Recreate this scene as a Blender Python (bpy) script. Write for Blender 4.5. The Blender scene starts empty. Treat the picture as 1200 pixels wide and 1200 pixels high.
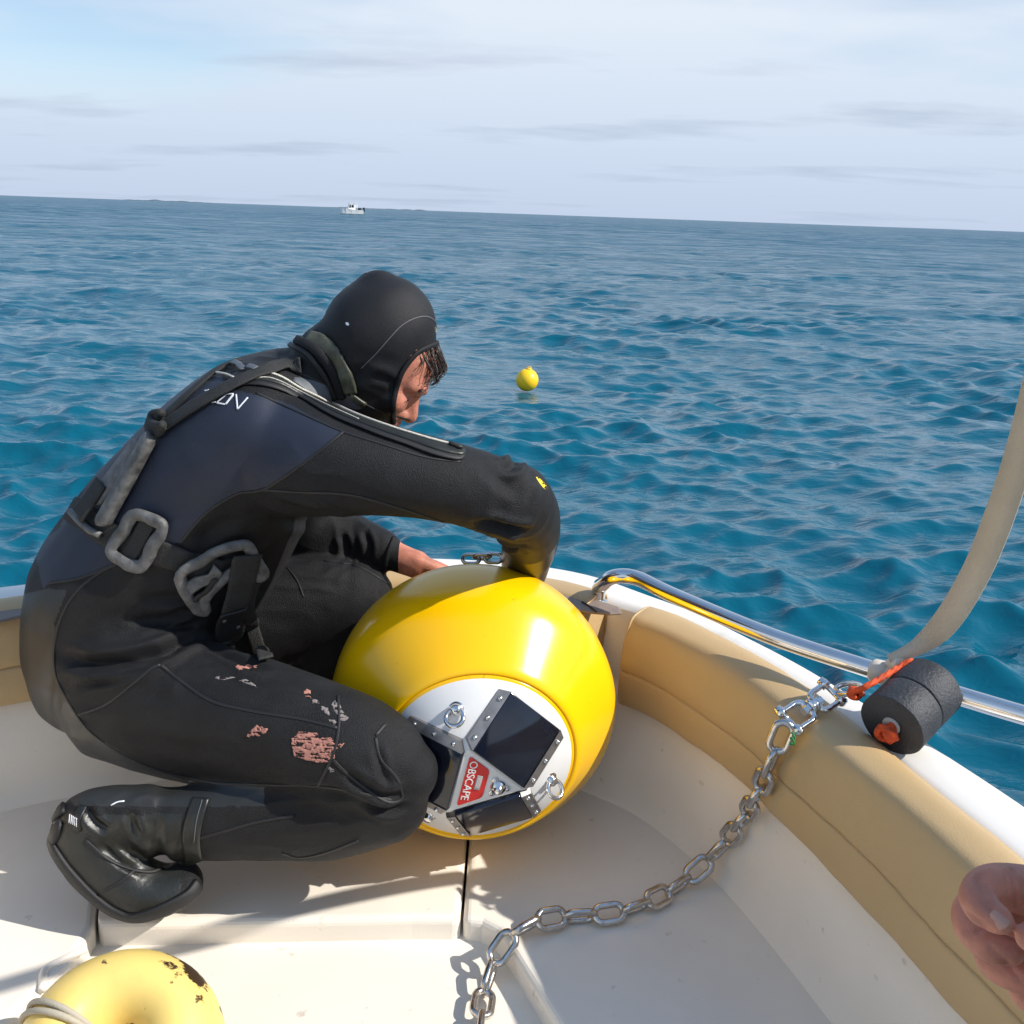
import bpy, bmesh, math, random
import numpy as np
from mathutils import Vector, Matrix, noise
from mathutils.bvhtree import BVHTree
from mathutils.kdtree import KDTree
random.seed(7)
S = bpy.context.scene
COL = S.collection
rad = math.radians
VEIL_LOC = (7.4, 3.8, 2.0); GREY_LOC = (6.9, 15.3, 3.0)

# ------------------------------------------------------------------ camera
FOV = rad(53.0); F = 600 / math.tan(FOV / 2)
CAM = Vector((0, 0, 1.05)); PITCH = rad(16.2); ROLL = rad(2.05)
fwd = Vector((0, math.cos(PITCH), -math.sin(PITCH)))
r0 = Vector((1, 0, 0)); u0 = r0.cross(fwd)
CR = r0 * math.cos(ROLL) + u0 * math.sin(ROLL)
CU = -r0 * math.sin(ROLL) + u0 * math.cos(ROLL)
cd = bpy.data.cameras.new('camera'); cam = bpy.data.objects.new('camera', cd); COL.objects.link(cam)
cam.matrix_world = Matrix((( CR.x, CU.x, -fwd.x, CAM.x), (CR.y, CU.y, -fwd.y, CAM.y), (CR.z, CU.z, -fwd.z, CAM.z), (0, 0, 0, 1)))
cd.sensor_fit = 'HORIZONTAL'; cd.angle = FOV; cd.clip_start = 0.02; cd.clip_end = 60000
S.camera = cam

# ------------------------------------------------------------------ sky and sun
SUN_EL = rad(40); SUN_AZ = rad(102)           # azimuth to the right of the view direction
sun_dir = Vector((math.sin(SUN_AZ) * math.cos(SUN_EL), math.cos(SUN_AZ) * math.cos(SUN_EL), math.sin(SUN_EL)))
sl = bpy.data.lights.new('sun', 'SUN'); sl.energy = 5.0; sl.angle = rad(0.6); sl.color = (1.0, 0.95, 0.87)
so = bpy.data.objects.new('sun', sl); COL.objects.link(so); so.rotation_euler = sun_dir.to_track_quat('Z', 'Y').to_euler()
so.location = (6, -1, 6)
W = bpy.data.worlds.new('World'); S.world = W; W.use_nodes = True
wt = W.node_tree; wt.nodes.clear()
def wn(t, **k):
    n = wt.nodes.new(t)
    for a, b in k.items(): setattr(n, a, b)
    return n
def ramp(n, stops):
    e = n.color_ramp.elements
    while len(e) > 1: e.remove(e[-1])
    e[0].position = stops[0][0]; c = stops[0][1]; e[0].color = c if len(c) == 4 else (*c, 1)
    for p, c in stops[1:]:
        q = e.new(p); q.color = c if len(c) == 4 else (*c, 1)
sky = wn('ShaderNodeTexSky', sky_type='NISHITA', sun_disc=False, sun_elevation=SUN_EL, sun_rotation=SUN_AZ, altitude=0, air_density=1.0, dust_density=0.0, ozone_density=2.5)
tc = wn('ShaderNodeTexCoord'); sep = wn('ShaderNodeSeparateXYZ'); wt.links.new(tc.outputs['Generated'], sep.inputs[0])
# flatten the direction onto a cloud layer: (x, y) / (z + c)
ad = wn('ShaderNodeMath', operation='ADD'); ad.inputs[1].default_value = 0.09
mx0 = wn('ShaderNodeMath', operation='MAXIMUM'); mx0.inputs[1].default_value = 0.0
wt.links.new(sep.outputs['Z'], mx0.inputs[0]); wt.links.new(mx0.outputs[0], ad.inputs[0])
dx = wn('ShaderNodeMath', operation='DIVIDE'); dy = wn('ShaderNodeMath', operation='DIVIDE')
wt.links.new(sep.outputs['X'], dx.inputs[0]); wt.links.new(ad.outputs[0], dx.inputs[1])
wt.links.new(sep.outputs['Y'], dy.inputs[0]); wt.links.new(ad.outputs[0], dy.inputs[1])
cb = wn('ShaderNodeCombineXYZ'); wt.links.new(dx.outputs[0], cb.inputs[0]); wt.links.new(dy.outputs[0], cb.inputs[1])
veil = wn('ShaderNodeTexNoise'); veil.inputs['Scale'].default_value = 0.32; veil.inputs['Detail'].default_value = 5; veil.inputs['Roughness'].default_value = 0.5
mpv = wn('ShaderNodeMapping'); mpv.inputs['Location'].default_value = VEIL_LOC; mpv.inputs['Scale'].default_value = (-1, 1, 1); wt.links.new(cb.outputs[0], mpv.inputs[0]); wt.links.new(mpv.outputs[0], veil.inputs['Vector'])
vr = wn('ShaderNodeValToRGB'); ramp(vr, [(0.36, (0.20,)*3), (0.50, (0.96,)*3)]); wt.links.new(veil.outputs[0], vr.inputs[0])
grey = wn('ShaderNodeTexNoise'); grey.inputs['Scale'].default_value = 1.0; grey.inputs['Detail'].default_value = 6; grey.inputs['Roughness'].default_value = 0.55
mpg = wn('ShaderNodeMapping'); mpg.inputs['Location'].default_value = GREY_LOC; mpg.inputs['Scale'].default_value = (0.5, 1.0, 1)
wt.links.new(cb.outputs[0], mpg.inputs[0]); wt.links.new(mpg.outputs[0], grey.inputs['Vector'])
gr = wn('ShaderNodeValToRGB'); ramp(gr, [(0.54, (0,)*3), (0.68, (0.62,)*3)]); wt.links.new(grey.outputs[0], gr.inputs[0])
# low grey clouds only lie in the lower layer of the sky
band = wn('ShaderNodeMapRange'); band.inputs[1].default_value = 0.22; band.inputs[2].default_value = 0.10; wt.links.new(sep.outputs['Z'], band.inputs[0])
gm = wn('ShaderNodeMath', operation='MULTIPLY'); wt.links.new(gr.outputs[0], gm.inputs[0]); wt.links.new(band.outputs[0], gm.inputs[1])
sc_ = wn('ShaderNodeVectorMath', operation='SCALE'); sc_.inputs['Scale'].default_value = 0.125; wt.links.new(sky.outputs[0], sc_.inputs[0])
hz = wn('ShaderNodeValToRGB'); ramp(hz, [(0.0, (0.49, 0.575, 0.72)), (0.07, (0.56, 0.65, 0.78)), (0.17, (0.69, 0.755, 0.84)), (0.35, (0.55, 0.66, 0.81)), (0.6, (0.32, 0.46, 0.68)), (1.0, (0.18, 0.31, 0.55))])
wt.links.new(mx0.outputs[0], hz.inputs[0])
m1 = wn('ShaderNodeMix', data_type='RGBA'); lowv = wn('ShaderNodeMapRange'); lowv.inputs[1].default_value = 0.14; lowv.inputs[2].default_value = 0.06; wt.links.new(sep.outputs['Z'], lowv.inputs[0])
mxv = wn('ShaderNodeMath', operation='MAXIMUM'); wt.links.new(vr.outputs[0], mxv.inputs[0]); wt.links.new(lowv.outputs[0], mxv.inputs[1]); wt.links.new(mxv.outputs[0], m1.inputs[0]); wt.links.new(sc_.outputs[0], m1.inputs[6]); wt.links.new(hz.outputs[0], m1.inputs[7])
m2 = wn('ShaderNodeMix', data_type='RGBA'); wt.links.new(gm.outputs[0], m2.inputs[0]); wt.links.new(m1.outputs[2], m2.inputs[6]); m2.inputs[7].default_value = (0.40, 0.47, 0.60, 1)
bg = wn('ShaderNodeBackground'); bg.inputs[1].default_value = 1.0; wt.links.new(m2.outputs[2], bg.inputs[0])
wo = wn('ShaderNodeOutputWorld'); wt.links.new(bg.outputs[0], wo.inputs[0])
S.view_settings.view_transform = 'Standard'; S.view_settings.look = 'None'; S.view_settings.exposure = 0.20; S.view_settings.gamma = 1.0
S.render.engine = 'CYCLES'
S.cycles.use_denoising = True
S.cycles.max_bounces = 8; S.cycles.diffuse_bounces = 4; S.cycles.glossy_bounces = 4
S.cycles.sample_clamp_indirect = 6

# ------------------------------------------------------------------ helpers
def ray(px, py):
    return (fwd + CR * ((px - 600) / F) - CU * ((py - 600) / F)).normalized()
def on_z(px, py, z):
    d = ray(px, py); return CAM + d * ((z - CAM.z) / d.z)
def on_y(px, py, y):
    d = ray(px, py); return CAM + d * ((y - CAM.y) / d.y)
def axial(p): return (p - CAM).dot(fwd)
def proj(p):
    v = p - CAM; a = v.dot(fwd); return 600 + F * v.dot(CR) / a, 600 - F * v.dot(CU) / a

def mat(name, col, rough=0.5, metal=0.0, bump=0.0, bscale=200, var=0.0, vscale=20, spec=0.5, sheen=0.0, coat=0.0, dirt=None, dscale=6, dlo=0.55, dhi=0.7, sss=0.0, vattr=None, bdetail=3):
    m = bpy.data.materials.new(name); m.use_nodes = True; t = m.node_tree; b = t.nodes['Principled BSDF']
    b.inputs['Roughness'].default_value = rough; b.inputs['Metallic'].default_value = metal
    b.inputs['Specular IOR Level'].default_value = spec
    if sheen: b.inputs['Sheen Weight'].default_value = sheen; b.inputs['Sheen Roughness'].default_value = 0.5
    if coat: b.inputs['Coat Weight'].default_value = coat; b.inputs['Coat Roughness'].default_value = 0.08
    if sss:
        b.inputs['Subsurface Weight'].default_value = sss; b.inputs['Subsurface Radius'].default_value = (0.01, 0.004, 0.002); b.inputs['Subsurface Scale'].default_value = 1.0
    tcn = t.nodes.new('ShaderNodeTexCoord'); vec = tcn.outputs['Object']
    def nz(scale, det=4, rg=0.55):
        n = t.nodes.new('ShaderNodeTexNoise'); n.inputs['Scale'].default_value = scale; n.inputs['Detail'].default_value = det; n.inputs['Roughness'].default_value = rg
        t.links.new(vec, n.inputs['Vector']); return n
    cur = None
    b.inputs['Base Color'].default_value = (*col, 1)
    if var:
        n = nz(vscale, 5); r = t.nodes.new('ShaderNodeValToRGB')
        lo = tuple(max(0, c * (1 - var)) for c in col); hi = tuple(min(1, c * (1 + var)) for c in col)
        ramp(r, [(0.3, lo), (0.7, hi)]); t.links.new(n.outputs[0], r.inputs[0]); cur = r.outputs[0]
        rr = t.nodes.new('ShaderNodeMapRange'); rr.inputs[3].default_value = max(0.02, rough * 0.8); rr.inputs[4].default_value = min(1, rough * 1.2)
        t.links.new(n.outputs[0], rr.inputs[0]); t.links.new(rr.outputs[0], b.inputs['Roughness'])
    if dirt:
        n = nz(dscale, 8, 0.62); r = t.nodes.new('ShaderNodeValToRGB'); ramp(r, [(dlo, (0,)*3), (dhi, (1,)*3)]); t.links.new(n.outputs[0], r.inputs[0])
        mx = t.nodes.new('ShaderNodeMix'); mx.data_type = 'RGBA'; t.links.new(r.outputs[0], mx.inputs[0])
        if cur: t.links.new(cur, mx.inputs[6])
        else: mx.inputs[6].default_value = (*col, 1)
        mx.inputs[7].default_value = (*dirt, 1); cur = mx.outputs[2]
    if cur: t.links.new(cur, b.inputs['Base Color'])
    if bump:
        n = nz(bscale, bdetail); bp = t.nodes.new('ShaderNodeBump'); bp.inputs['Strength'].default_value = bump; bp.inputs['Distance'].default_value = 0.002
        t.links.new(n.outputs[0], bp.inputs['Height']); t.links.new(bp.outputs[0], b.inputs['Normal'])
    return m

def mesh_obj(name, verts, faces, m, parent=None, smooth=True):
    me = bpy.data.meshes.new(name); me.from_pydata([tuple(v) for v in verts], [], faces); me.update()
    if smooth: me.polygons.foreach_set('use_smooth', [True] * len(me.polygons))
    if isinstance(m, (list, tuple)):
        for q in m: me.materials.append(q)
    elif m: me.materials.append(m)
    o = bpy.data.objects.new(name, me); COL.objects.link(o)
    if parent is not None: set_parent(o, parent)
    return o
def set_parent(o, p):
    o.parent = p; o.matrix_parent_inverse = p.matrix_world.inverted()
def bm_obj(name, bm, m, parent=None, smooth=True):
    bmesh.ops.recalc_face_normals(bm, faces=bm.faces)
    me = bpy.data.meshes.new(name); bm.to_mesh(me); bm.free()
    if smooth: me.polygons.foreach_set('use_smooth', [True] * len(me.polygons))
    me.materials.append(m)
    o = bpy.data.objects.new(name, me); COL.objects.link(o)
    if parent is not None: set_parent(o, parent)
    return o
def bevel(o, w, seg=2, ang=30):
    b = o.modifiers.new('bevel', 'BEVEL'); b.width = w; b.segments = seg; b.limit_method = 'ANGLE'; b.angle_limit = rad(ang); b.harden_normals = False
    return o
def thing(name, loc, label, cat, group=None):
    o = bpy.data.objects.new(name, None); o.empty_display_size = 0.05; o.location = loc; COL.objects.link(o)
    o.matrix_world = Matrix.Translation(Vector(loc))
    return tag(o, label, cat, group)
def tag(o, label, cat, group=None):
    o['label'] = label; o['category'] = cat
    if group: o['group'] = group
    return o
def crom(pts, n, closed=False):
    """Catmull-Rom resample; pts = list of tuples of any length"""
    P = np.array(pts, float); m = len(P); out = []
    segs = m if closed else m - 1
    for k in range(n):
        t = k / n * segs if closed else k / (n - 1) * segs
        i = min(int(t), segs - 1); f = t - i
        if closed: a, b, c, d = P[(i - 1) % m], P[i % m], P[(i + 1) % m], P[(i + 2) % m]
        else:
            b, c = P[i], P[i + 1]; a = P[i - 1] if i > 0 else 2 * b - c; d = P[i + 2] if i + 2 < m else 2 * c - b
        out.append(0.5 * ((2 * b) + (c - a) * f + (2 * a - 5 * b + 4 * c - d) * f * f + (3 * b - a - 3 * c + d) * f ** 3))
    return np.array(out)
def even(pts, step):
    """resample a 3D polyline at an even step"""
    P = np.array(pts, float); d = np.linalg.norm(np.diff(P, axis=0), axis=1); s = np.concatenate([[0], np.cumsum(d)])
    n = max(2, int(round(s[-1] / step)) + 1); q = np.linspace(0, s[-1], n)
    return np.stack([np.interp(q, s, P[:, k]) for k in range(P.shape[1])], 1)
def sweep(pts, radii, seg=12, cap=True, up=None, closed=False):
    """tube along pts; radii = r or (ra, rb) list; returns verts, faces"""
    P = [Vector(p) for p in pts]; n = len(P); V = []; Fc = []
    upv = Vector(up) if up is not None else None
    prev = None
    for i in range(n):
        if closed: t = (P[(i + 1) % n] - P[i - 1]).normalized()
        else: t = (P[min(i + 1, n - 1)] - P[max(i - 1, 0)]).normalized()
        if upv is not None:
            b = upv - t * upv.dot(t)
            if b.length < 0.15: b = prev if prev is not None else Vector((1, 0, 0))
        else: b = prev if prev is not None else (Vector((0, 0, 1)) if abs(t.z) < 0.8 else Vector((1, 0, 0)))
        b = (b - t * b.dot(t)).normalized(); prev = b; nn = b.cross(t)
        r = radii[i] if hasattr(radii, '__len__') else radii
        ra, rb = (r if hasattr(r, '__len__') else (r, r))
        for k in range(seg):
            a = 2 * math.pi * k / seg
            V.append(P[i] + nn * (ra * math.cos(a)) + b * (rb * math.sin(a)))
    rows = n if closed else n - 1
    for i in range(rows):
        j = (i + 1) % n
        for k in range(seg):
            l = (k + 1) % seg
            Fc.append((i * seg + k, i * seg + l, j * seg + l, j * seg + k))
    if cap and not closed:
        Fc.append(tuple(range(seg - 1, -1, -1))); Fc.append(tuple(range((n - 1) * seg, n * seg)))
    return V, Fc
def tube_obj(name, pts, r, m, parent=None, seg=10, closed=False, up=None):
    V, Fc = sweep(pts, r, seg, True, up, closed); return mesh_obj(name, V, Fc, m, parent)
def lathe(profile, origin, axis, m, name, parent=None, seg=48, u=None, smooth=True):
    """profile: (s along axis, r)"""
    a = Vector(axis).normalized(); o = Vector(origin)
    e1 = (Vector(u) if u is not None else (Vector((0, 0, 1)) if abs(a.z) < 0.9 else Vector((1, 0, 0)))); e1 = (e1 - a * e1.dot(a)).normalized(); e2 = a.cross(e1)
    V = []; Fc = []; n = len(profile)
    for s, r in profile:
        for k in range(seg):
            t = 2 * math.pi * k / seg; V.append(o + a * s + (e1 * math.cos(t) + e2 * math.sin(t)) * max(r, 1e-5))
    for i in range(n - 1):
        for k in range(seg):
            l = (k + 1) % seg; Fc.append((i * seg + k, i * seg + l, (i + 1) * seg + l, (i + 1) * seg + k))
    if profile[0][1] > 1e-4: Fc.append(tuple(range(seg - 1, -1, -1)))
    if profile[-1][1] > 1e-4: Fc.append(tuple(range((n - 1) * seg, n * seg)))
    ob = mesh_obj(name, V, Fc, m, parent, smooth)
    bm = bmesh.new(); bm.from_mesh(ob.data); bmesh.ops.remove_doubles(bm, verts=bm.verts, dist=1e-5); bmesh.ops.recalc_face_normals(bm, faces=bm.faces); bm.to_mesh(ob.data); bm.free()
    return ob
def box_obj(name, c, ax, ay, az, sx, sy, sz, m, parent=None, bev=0.0, seg=2):
    c = Vector(c); V = [c + ax * (i * sx / 2) + ay * (j * sy / 2) + az * (k * sz / 2) for i in (-1, 1) for j in (-1, 1) for k in (-1, 1)]
    Fc = [(0, 1, 3, 2), (4, 6, 7, 5), (0, 4, 5, 1), (2, 3, 7, 6), (0, 2, 6, 4), (1, 5, 7, 3)]
    o = mesh_obj(name, V, Fc, m, parent, smooth=bev > 0)
    bm = bmesh.new(); bm.from_mesh(o.data); bmesh.ops.recalc_face_normals(bm, faces=bm.faces); bm.to_mesh(o.data); bm.free()
    if bev: bevel(o, bev, seg)
    return o
def bvh_of(*objs):
    V = []; Fc = []; dg = bpy.context.evaluated_depsgraph_get(); dg.update()
    for o in objs:
        e = o.evaluated_get(dg); me = e.to_mesh(); off = len(V); mw = o.matrix_world
        V += [mw @ v.co for v in me.vertices]; Fc += [tuple(i + off for i in p.vertices) for p in me.polygons]; e.to_mesh_clear()
    return BVHTree.FromPolygons(V, Fc)

# ------------------------------------------------------------------ sea
WZ = -0.55
def build_sea():
    rng = np.random.default_rng(11)
    c = np.array([0.0, 1.2])
    nr = 640
    r = 0.6 * (12000 / 0.6) ** (np.linspace(0, 1, nr))
    # ring spacing: dense to 60 m, sparse beyond
    r = np.concatenate([np.geomspace(1.8, 250, 960), np.geomspace(253, 20000, 60)])
    nr = len(r)
    fr = np.linspace(-38, 38, 740); th = np.radians(np.concatenate([fr, np.linspace(40, 320, 90)]))
    nt = len(th)
    R, T = np.meshgrid(r, th, indexing='ij')
    X = c[0] + R * np.sin(T); Y = c[1] + R * np.cos(T)
    dr = np.gradient(r)[:, None] * np.ones_like(T); dt = R * np.radians(76 / 740)
    sp = np.maximum(dr, dt)
    Z = np.zeros_like(X); DX = np.zeros_like(X); DY = np.zeros_like(X)
    lam = np.concatenate([np.geomspace(0.12, 0.6, 56), np.geomspace(0.6, 2.2, 46), np.geomspace(2.2, 11, 20)])
    # wind patches: the short chop is stronger in some places than in others
    PT = 1 + 0.40 * np.sin(0.31 * X + 0.9 + 1.3 * np.sin(0.17 * Y)) * np.sin(0.43 * Y + 1.1 * np.sin(0.21 * X)) + 0.30 * np.sin(1.1 * X - 0.5 * Y + 2 * np.sin(0.37 * X + 0.5 * Y))
    for L in lam:
        k = 2 * math.pi / L
        ang = math.radians(-100 + rng.normal(0, 26 if L > 1.0 else 48))   # travelling towards the boat
        kx, ky = math.cos(ang), math.sin(ang)
        slope = 0.047 if L < 0.6 else (0.024 if L < 1.4 else 0.012)
        a = slope * L / (2 * math.pi) * rng.uniform(0.6, 1.4)
        w = np.clip((L / sp - 2.5) / 3.0, 0, 1)
        if L > 2: w = np.clip((L / sp - 2.0) / 2.0, 0, 1)
        ph = rng.uniform(0, 6.283)
        # a slow wobble of the phase breaks up the straight crests
        A = k * (kx * X + ky * Y) + ph + 0.9 * np.sin((X * ky - Y * kx) * k * 0.23 + ph * 3)
        s = np.sin(A); co = np.cos(A)
        if L < 1.4: w = w * np.clip(PT, 0.2, 2.0)
        Z += w * a * s; DX += w * a * kx * co * 0.7; DY += w * a * ky * co * 0.7
    X = X + DX; Y = Y + DY
    V = np.stack([X, Y, WZ + Z], -1).reshape(-1, 3)
    i = np.arange(nr - 1)[:, None]; j = np.arange(nt)[None, :]; j2 = (j + 1) % nt
    Q = np.stack([i * nt + j, (i + 1) * nt + j, (i + 1) * nt + j2, i * nt + j2], -1).reshape(-1, 4)
    me = bpy.data.meshes.new('sea')
    me.vertices.add(len(V)); me.vertices.foreach_set('co', V.ravel())
    me.loops.add(Q.size); me.loops.foreach_set('vertex_index', Q.ravel().astype(np.int32))
    me.polygons.add(len(Q)); me.polygons.foreach_set('loop_start', np.arange(0, Q.size, 4, dtype=np.int32))
    me.polygons.foreach_set('use_smooth', np.ones(len(Q), bool)); me.update(); me.validate()
    o = bpy.data.objects.new('sea', me); COL.objects.link(o); o['kind'] = 'structure'
    m = bpy.data.materials.new('sea water'); m.use_nodes = True; t = m.node_tree; b = t.nodes['Principled BSDF']
    b.inputs['Base Color'].default_value = (0.0012, 0.084, 0.136, 1); b.inputs['Roughness'].default_value = 0.09; b.inputs['IOR'].default_value = 1.333
    tcn = t.nodes.new('ShaderNodeTexCoord'); vec = tcn.outputs['Object']
    hs = None
    for sc, st, rz, amp in ((3.6, (1, 2.6, 1), 12, 0.050), (0.75, (1, 2.4, 1), -9, 0.20), (0.16, (1, 2.4, 1), 6, 0.6)):
        mp = t.nodes.new('ShaderNodeMapping'); mp.inputs['Scale'].default_value = st; mp.inputs['Rotation'].default_value = (0, 0, rad(rz)); t.links.new(vec, mp.inputs[0])
        n = t.nodes.new('ShaderNodeTexNoise'); n.inputs['Scale'].default_value = sc; n.inputs['Detail'].default_value = 4; n.inputs['Distortion'].default_value = 0.3; t.links.new(mp.outputs[0], n.inputs['Vector'])
        mu = t.nodes.new('ShaderNodeMath'); mu.operation = 'MULTIPLY'; mu.inputs[1].default_value = amp; t.links.new(n.outputs[0], mu.inputs[0])
        if hs is None: hs = mu.outputs[0]
        else:
            a_ = t.nodes.new('ShaderNodeMath'); a_.operation = 'ADD'; t.links.new(hs, a_.inputs[0]); t.links.new(mu.outputs[0], a_.inputs[1]); hs = a_.outputs[0]
    bp = t.nodes.new('ShaderNodeBump'); bp.inputs['Strength'].default_value = 0.75; bp.inputs['Distance'].default_value = 1.0
    gb = t.nodes.new('ShaderNodeNewGeometry'); vb = t.nodes.new('ShaderNodeVectorMath'); vb.operation = 'LENGTH'; t.links.new(gb.outputs['Position'], vb.inputs[0])
    lb = t.nodes.new('ShaderNodeMath'); lb.operation = 'LOGARITHM'; lb.inputs[1].default_value = 10; t.links.new(vb.outputs['Value'], lb.inputs[0])
    fb_ = t.nodes.new('ShaderNodeMapRange'); fb_.inputs[1].default_value = 0.55; fb_.inputs[2].default_value = 1.8; fb_.inputs[3].default_value = 0.0; fb_.inputs[4].default_value = 0.8; t.links.new(lb.outputs[0], fb_.inputs[0]); t.links.new(fb_.outputs[0], bp.inputs['Strength'])
    t.links.new(hs, bp.inputs['Height'])
    # capillary ripples close by
    fh = None
    for sc, st, rz, amp in ((8.0, (1, 1.9, 1), 20, 0.008), (21.0, (1, 1.7, 1), -24, 0.0026)):
        mp = t.nodes.new('ShaderNodeMapping'); mp.inputs['Scale'].default_value = st; mp.inputs['Rotation'].default_value = (0, 0, rad(rz)); t.links.new(vec, mp.inputs[0])
        n = t.nodes.new('ShaderNodeTexNoise'); n.inputs['Scale'].default_value = sc; n.inputs['Detail'].default_value = 2; n.inputs['Distortion'].default_value = 0.6; t.links.new(mp.outputs[0], n.inputs['Vector'])
        mu = t.nodes.new('ShaderNodeMath'); mu.operation = 'MULTIPLY'; mu.inputs[1].default_value = amp; t.links.new(n.outputs[0], mu.inputs[0])
        if fh is None: fh = mu.outputs[0]
        else:
            a_ = t.nodes.new('ShaderNodeMath'); a_.operation = 'ADD'; t.links.new(fh, a_.inputs[0]); t.links.new(mu.outputs[0], a_.inputs[1]); fh = a_.outputs[0]
    bf = t.nodes.new('ShaderNodeBump'); bf.inputs['Distance'].default_value = 1.0; ff = t.nodes.new('ShaderNodeMapRange'); ff.inputs[1].default_value = 0.9; ff.inputs[2].default_value = 1.6; ff.inputs[3].default_value = 0.9; ff.inputs[4].default_value = 0.15
    t.links.new(lb.outputs[0], ff.inputs[0]); t.links.new(ff.outputs[0], bf.inputs['Strength']); t.links.new(fh, bf.inputs['Height']); t.links.new(bp.outputs[0], bf.inputs['Normal']); t.links.new(bf.outputs[0], b.inputs['Normal'])
    # beyond the modelled waves the sea shows mostly the faces of waves that lean to the boat: less mirror, more body colour
    ge = t.nodes.new('ShaderNodeNewGeometry'); vl = t.nodes.new('ShaderNodeVectorMath'); vl.operation = 'LENGTH'; t.links.new(ge.outputs['Position'], vl.inputs[0])
    lg = t.nodes.new('ShaderNodeMath'); lg.operation = 'LOGARITHM'; lg.inputs[1].default_value = 10; t.links.new(vl.outputs['Value'], lg.inputs[0])
    fr_ = t.nodes.new('ShaderNodeMapRange'); fr_.inputs[1].default_value = 0.9; fr_.inputs[2].default_value = 2.2; fr_.inputs[3].default_value = 0.0; fr_.inputs[4].default_value = 0.64; t.links.new(lg.outputs[0], fr_.inputs[0])
    df = t.nodes.new('ShaderNodeBsdfDiffuse'); df.inputs[0].default_value = (0.012, 0.080, 0.138, 1); mxs = t.nodes.new('ShaderNodeMixShader')
    # streaks: lighter and darker reflections painted by noise in the mix, up to the horizon
    sk = None
    for sc, st, rz in ((0.9, (1, 2.6, 1), 5), (0.22, (1, 3.0, 1), -7), (0.05, (1, 3.5, 1), 3)):
        mp = t.nodes.new('ShaderNodeMapping'); mp.inputs['Scale'].default_value = st; mp.inputs['Rotation'].default_value = (0, 0, rad(rz)); t.links.new(vec, mp.inputs[0])
        n = t.nodes.new('ShaderNodeTexNoise'); n.inputs['Scale'].default_value = sc; n.inputs['Detail'].default_value = 3; t.links.new(mp.outputs[0], n.inputs['Vector'])
        if sk is None: sk = n.outputs[0]
        else:
            a_ = t.nodes.new('ShaderNodeMath'); a_.operation = 'ADD'; t.links.new(sk, a_.inputs[0]); t.links.new(n.outputs[0], a_.inputs[1]); sk = a_.outputs[0]
    sr = t.nodes.new('ShaderNodeMapRange'); sr.inputs[1].default_value = 1.15; sr.inputs[2].default_value = 1.85; sr.inputs[3].default_value = 0.45; sr.inputs[4].default_value = 1.40; t.links.new(sk, sr.inputs[0])
    fm = t.nodes.new('ShaderNodeMath'); fm.operation = 'MULTIPLY'; fm.use_clamp = True; t.links.new(fr_.outputs[0], fm.inputs[0]); t.links.new(sr.outputs[0], fm.inputs[1])
    t.links.new(bp.outputs[0], df.inputs['Normal'])
    t.links.new(fm.outputs[0], mxs.inputs[0]); t.links.new(b.outputs[0], mxs.inputs[1]); t.links.new(df.outputs[0], mxs.inputs[2]); t.links.new(mxs.outputs[0], t.nodes['Material Output'].inputs[0])
    me.materials.append(m)
    return o
sea = build_sea()

# far islands on the horizon
M_ISL = mat('island rock', (0.07, 0.10, 0.13), 0.9, var=0.3, vscale=0.01)
def island(cx_px, w_px, h, dist, label):
    a = math.atan((cx_px - 600) / F / math.cos(PITCH)); cx, cy = dist * math.sin(a), dist * math.cos(a); w = w_px / F * dist
    n = 60; V = []; Fc = []
    for i in range(n + 1):
        f = i / n; x = (f - 0.5) * w; hh = h * (0.25 + 0.75 * abs(noise.noise(Vector((f * 7, cx_px, 0)))) * 1.6) * math.sin(math.pi * f) ** 0.35
        d = w * 0.16 * math.sin(math.pi * f) ** 0.5 + 1
        for k in range(5):
            q = k / 4 * math.pi; V.append((cx + x, cy - d * math.cos(q), WZ - 2 + (hh + 2) * math.sin(q) * (0.8 + 0.2 * noise.noise(Vector((f * 40, k * 3, 1))))))
    for i in range(n):
        for k in range(4): Fc.append((i * 5 + k, (i + 1) * 5 + k, (i + 1) * 5 + k + 1, i * 5 + k + 1))
    o = mesh_obj('island', V, Fc, M_ISL); o['kind'] = 'structure'; o['label'] = label
island(218, 105, 13, 5200, 'low long grey-blue island on the horizon, away from the white boat')
island(440, 120, 10, 5200, 'low grey-blue island on the horizon behind the white motorboat')

# ------------------------------------------------------------------ the boat we stand in
M_GEL = mat('white gelcoat', (0.80, 0.77, 0.72), 0.32, var=0.035, vscale=3, bump=0.06, bscale=60, dirt=(0.60, 0.54, 0.45), dscale=9, dlo=0.60, dhi=0.85)
M_DECK = mat('cream deck moulding', (0.81, 0.745, 0.65), 0.40, var=0.04, vscale=5, bump=0.10, bscale=240, dirt=(0.55, 0.47, 0.38), dscale=40, dlo=0.64, dhi=0.76)
M_VINYL = mat('tan vinyl', (0.50, 0.345, 0.170), 0.45, var=0.05, vscale=4, bump=0.25, bscale=420, dirt=(0.45, 0.32, 0.18), dscale=7, dlo=0.6, dhi=0.9)
M_STEEL = mat('stainless steel', (0.72, 0.71, 0.70), 0.14, 1.0, var=0.06, vscale=30)
M_GAP = mat('dark joint sealant', (0.05, 0.035, 0.03), 0.8)
M_HATCH = mat('weathered grey hatch', (0.22, 0.17, 0.145), 0.6, var=0.15, vscale=30)
M_RUB = mat('grey rubber fender strip', (0.12, 0.12, 0.125), 0.6)

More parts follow.
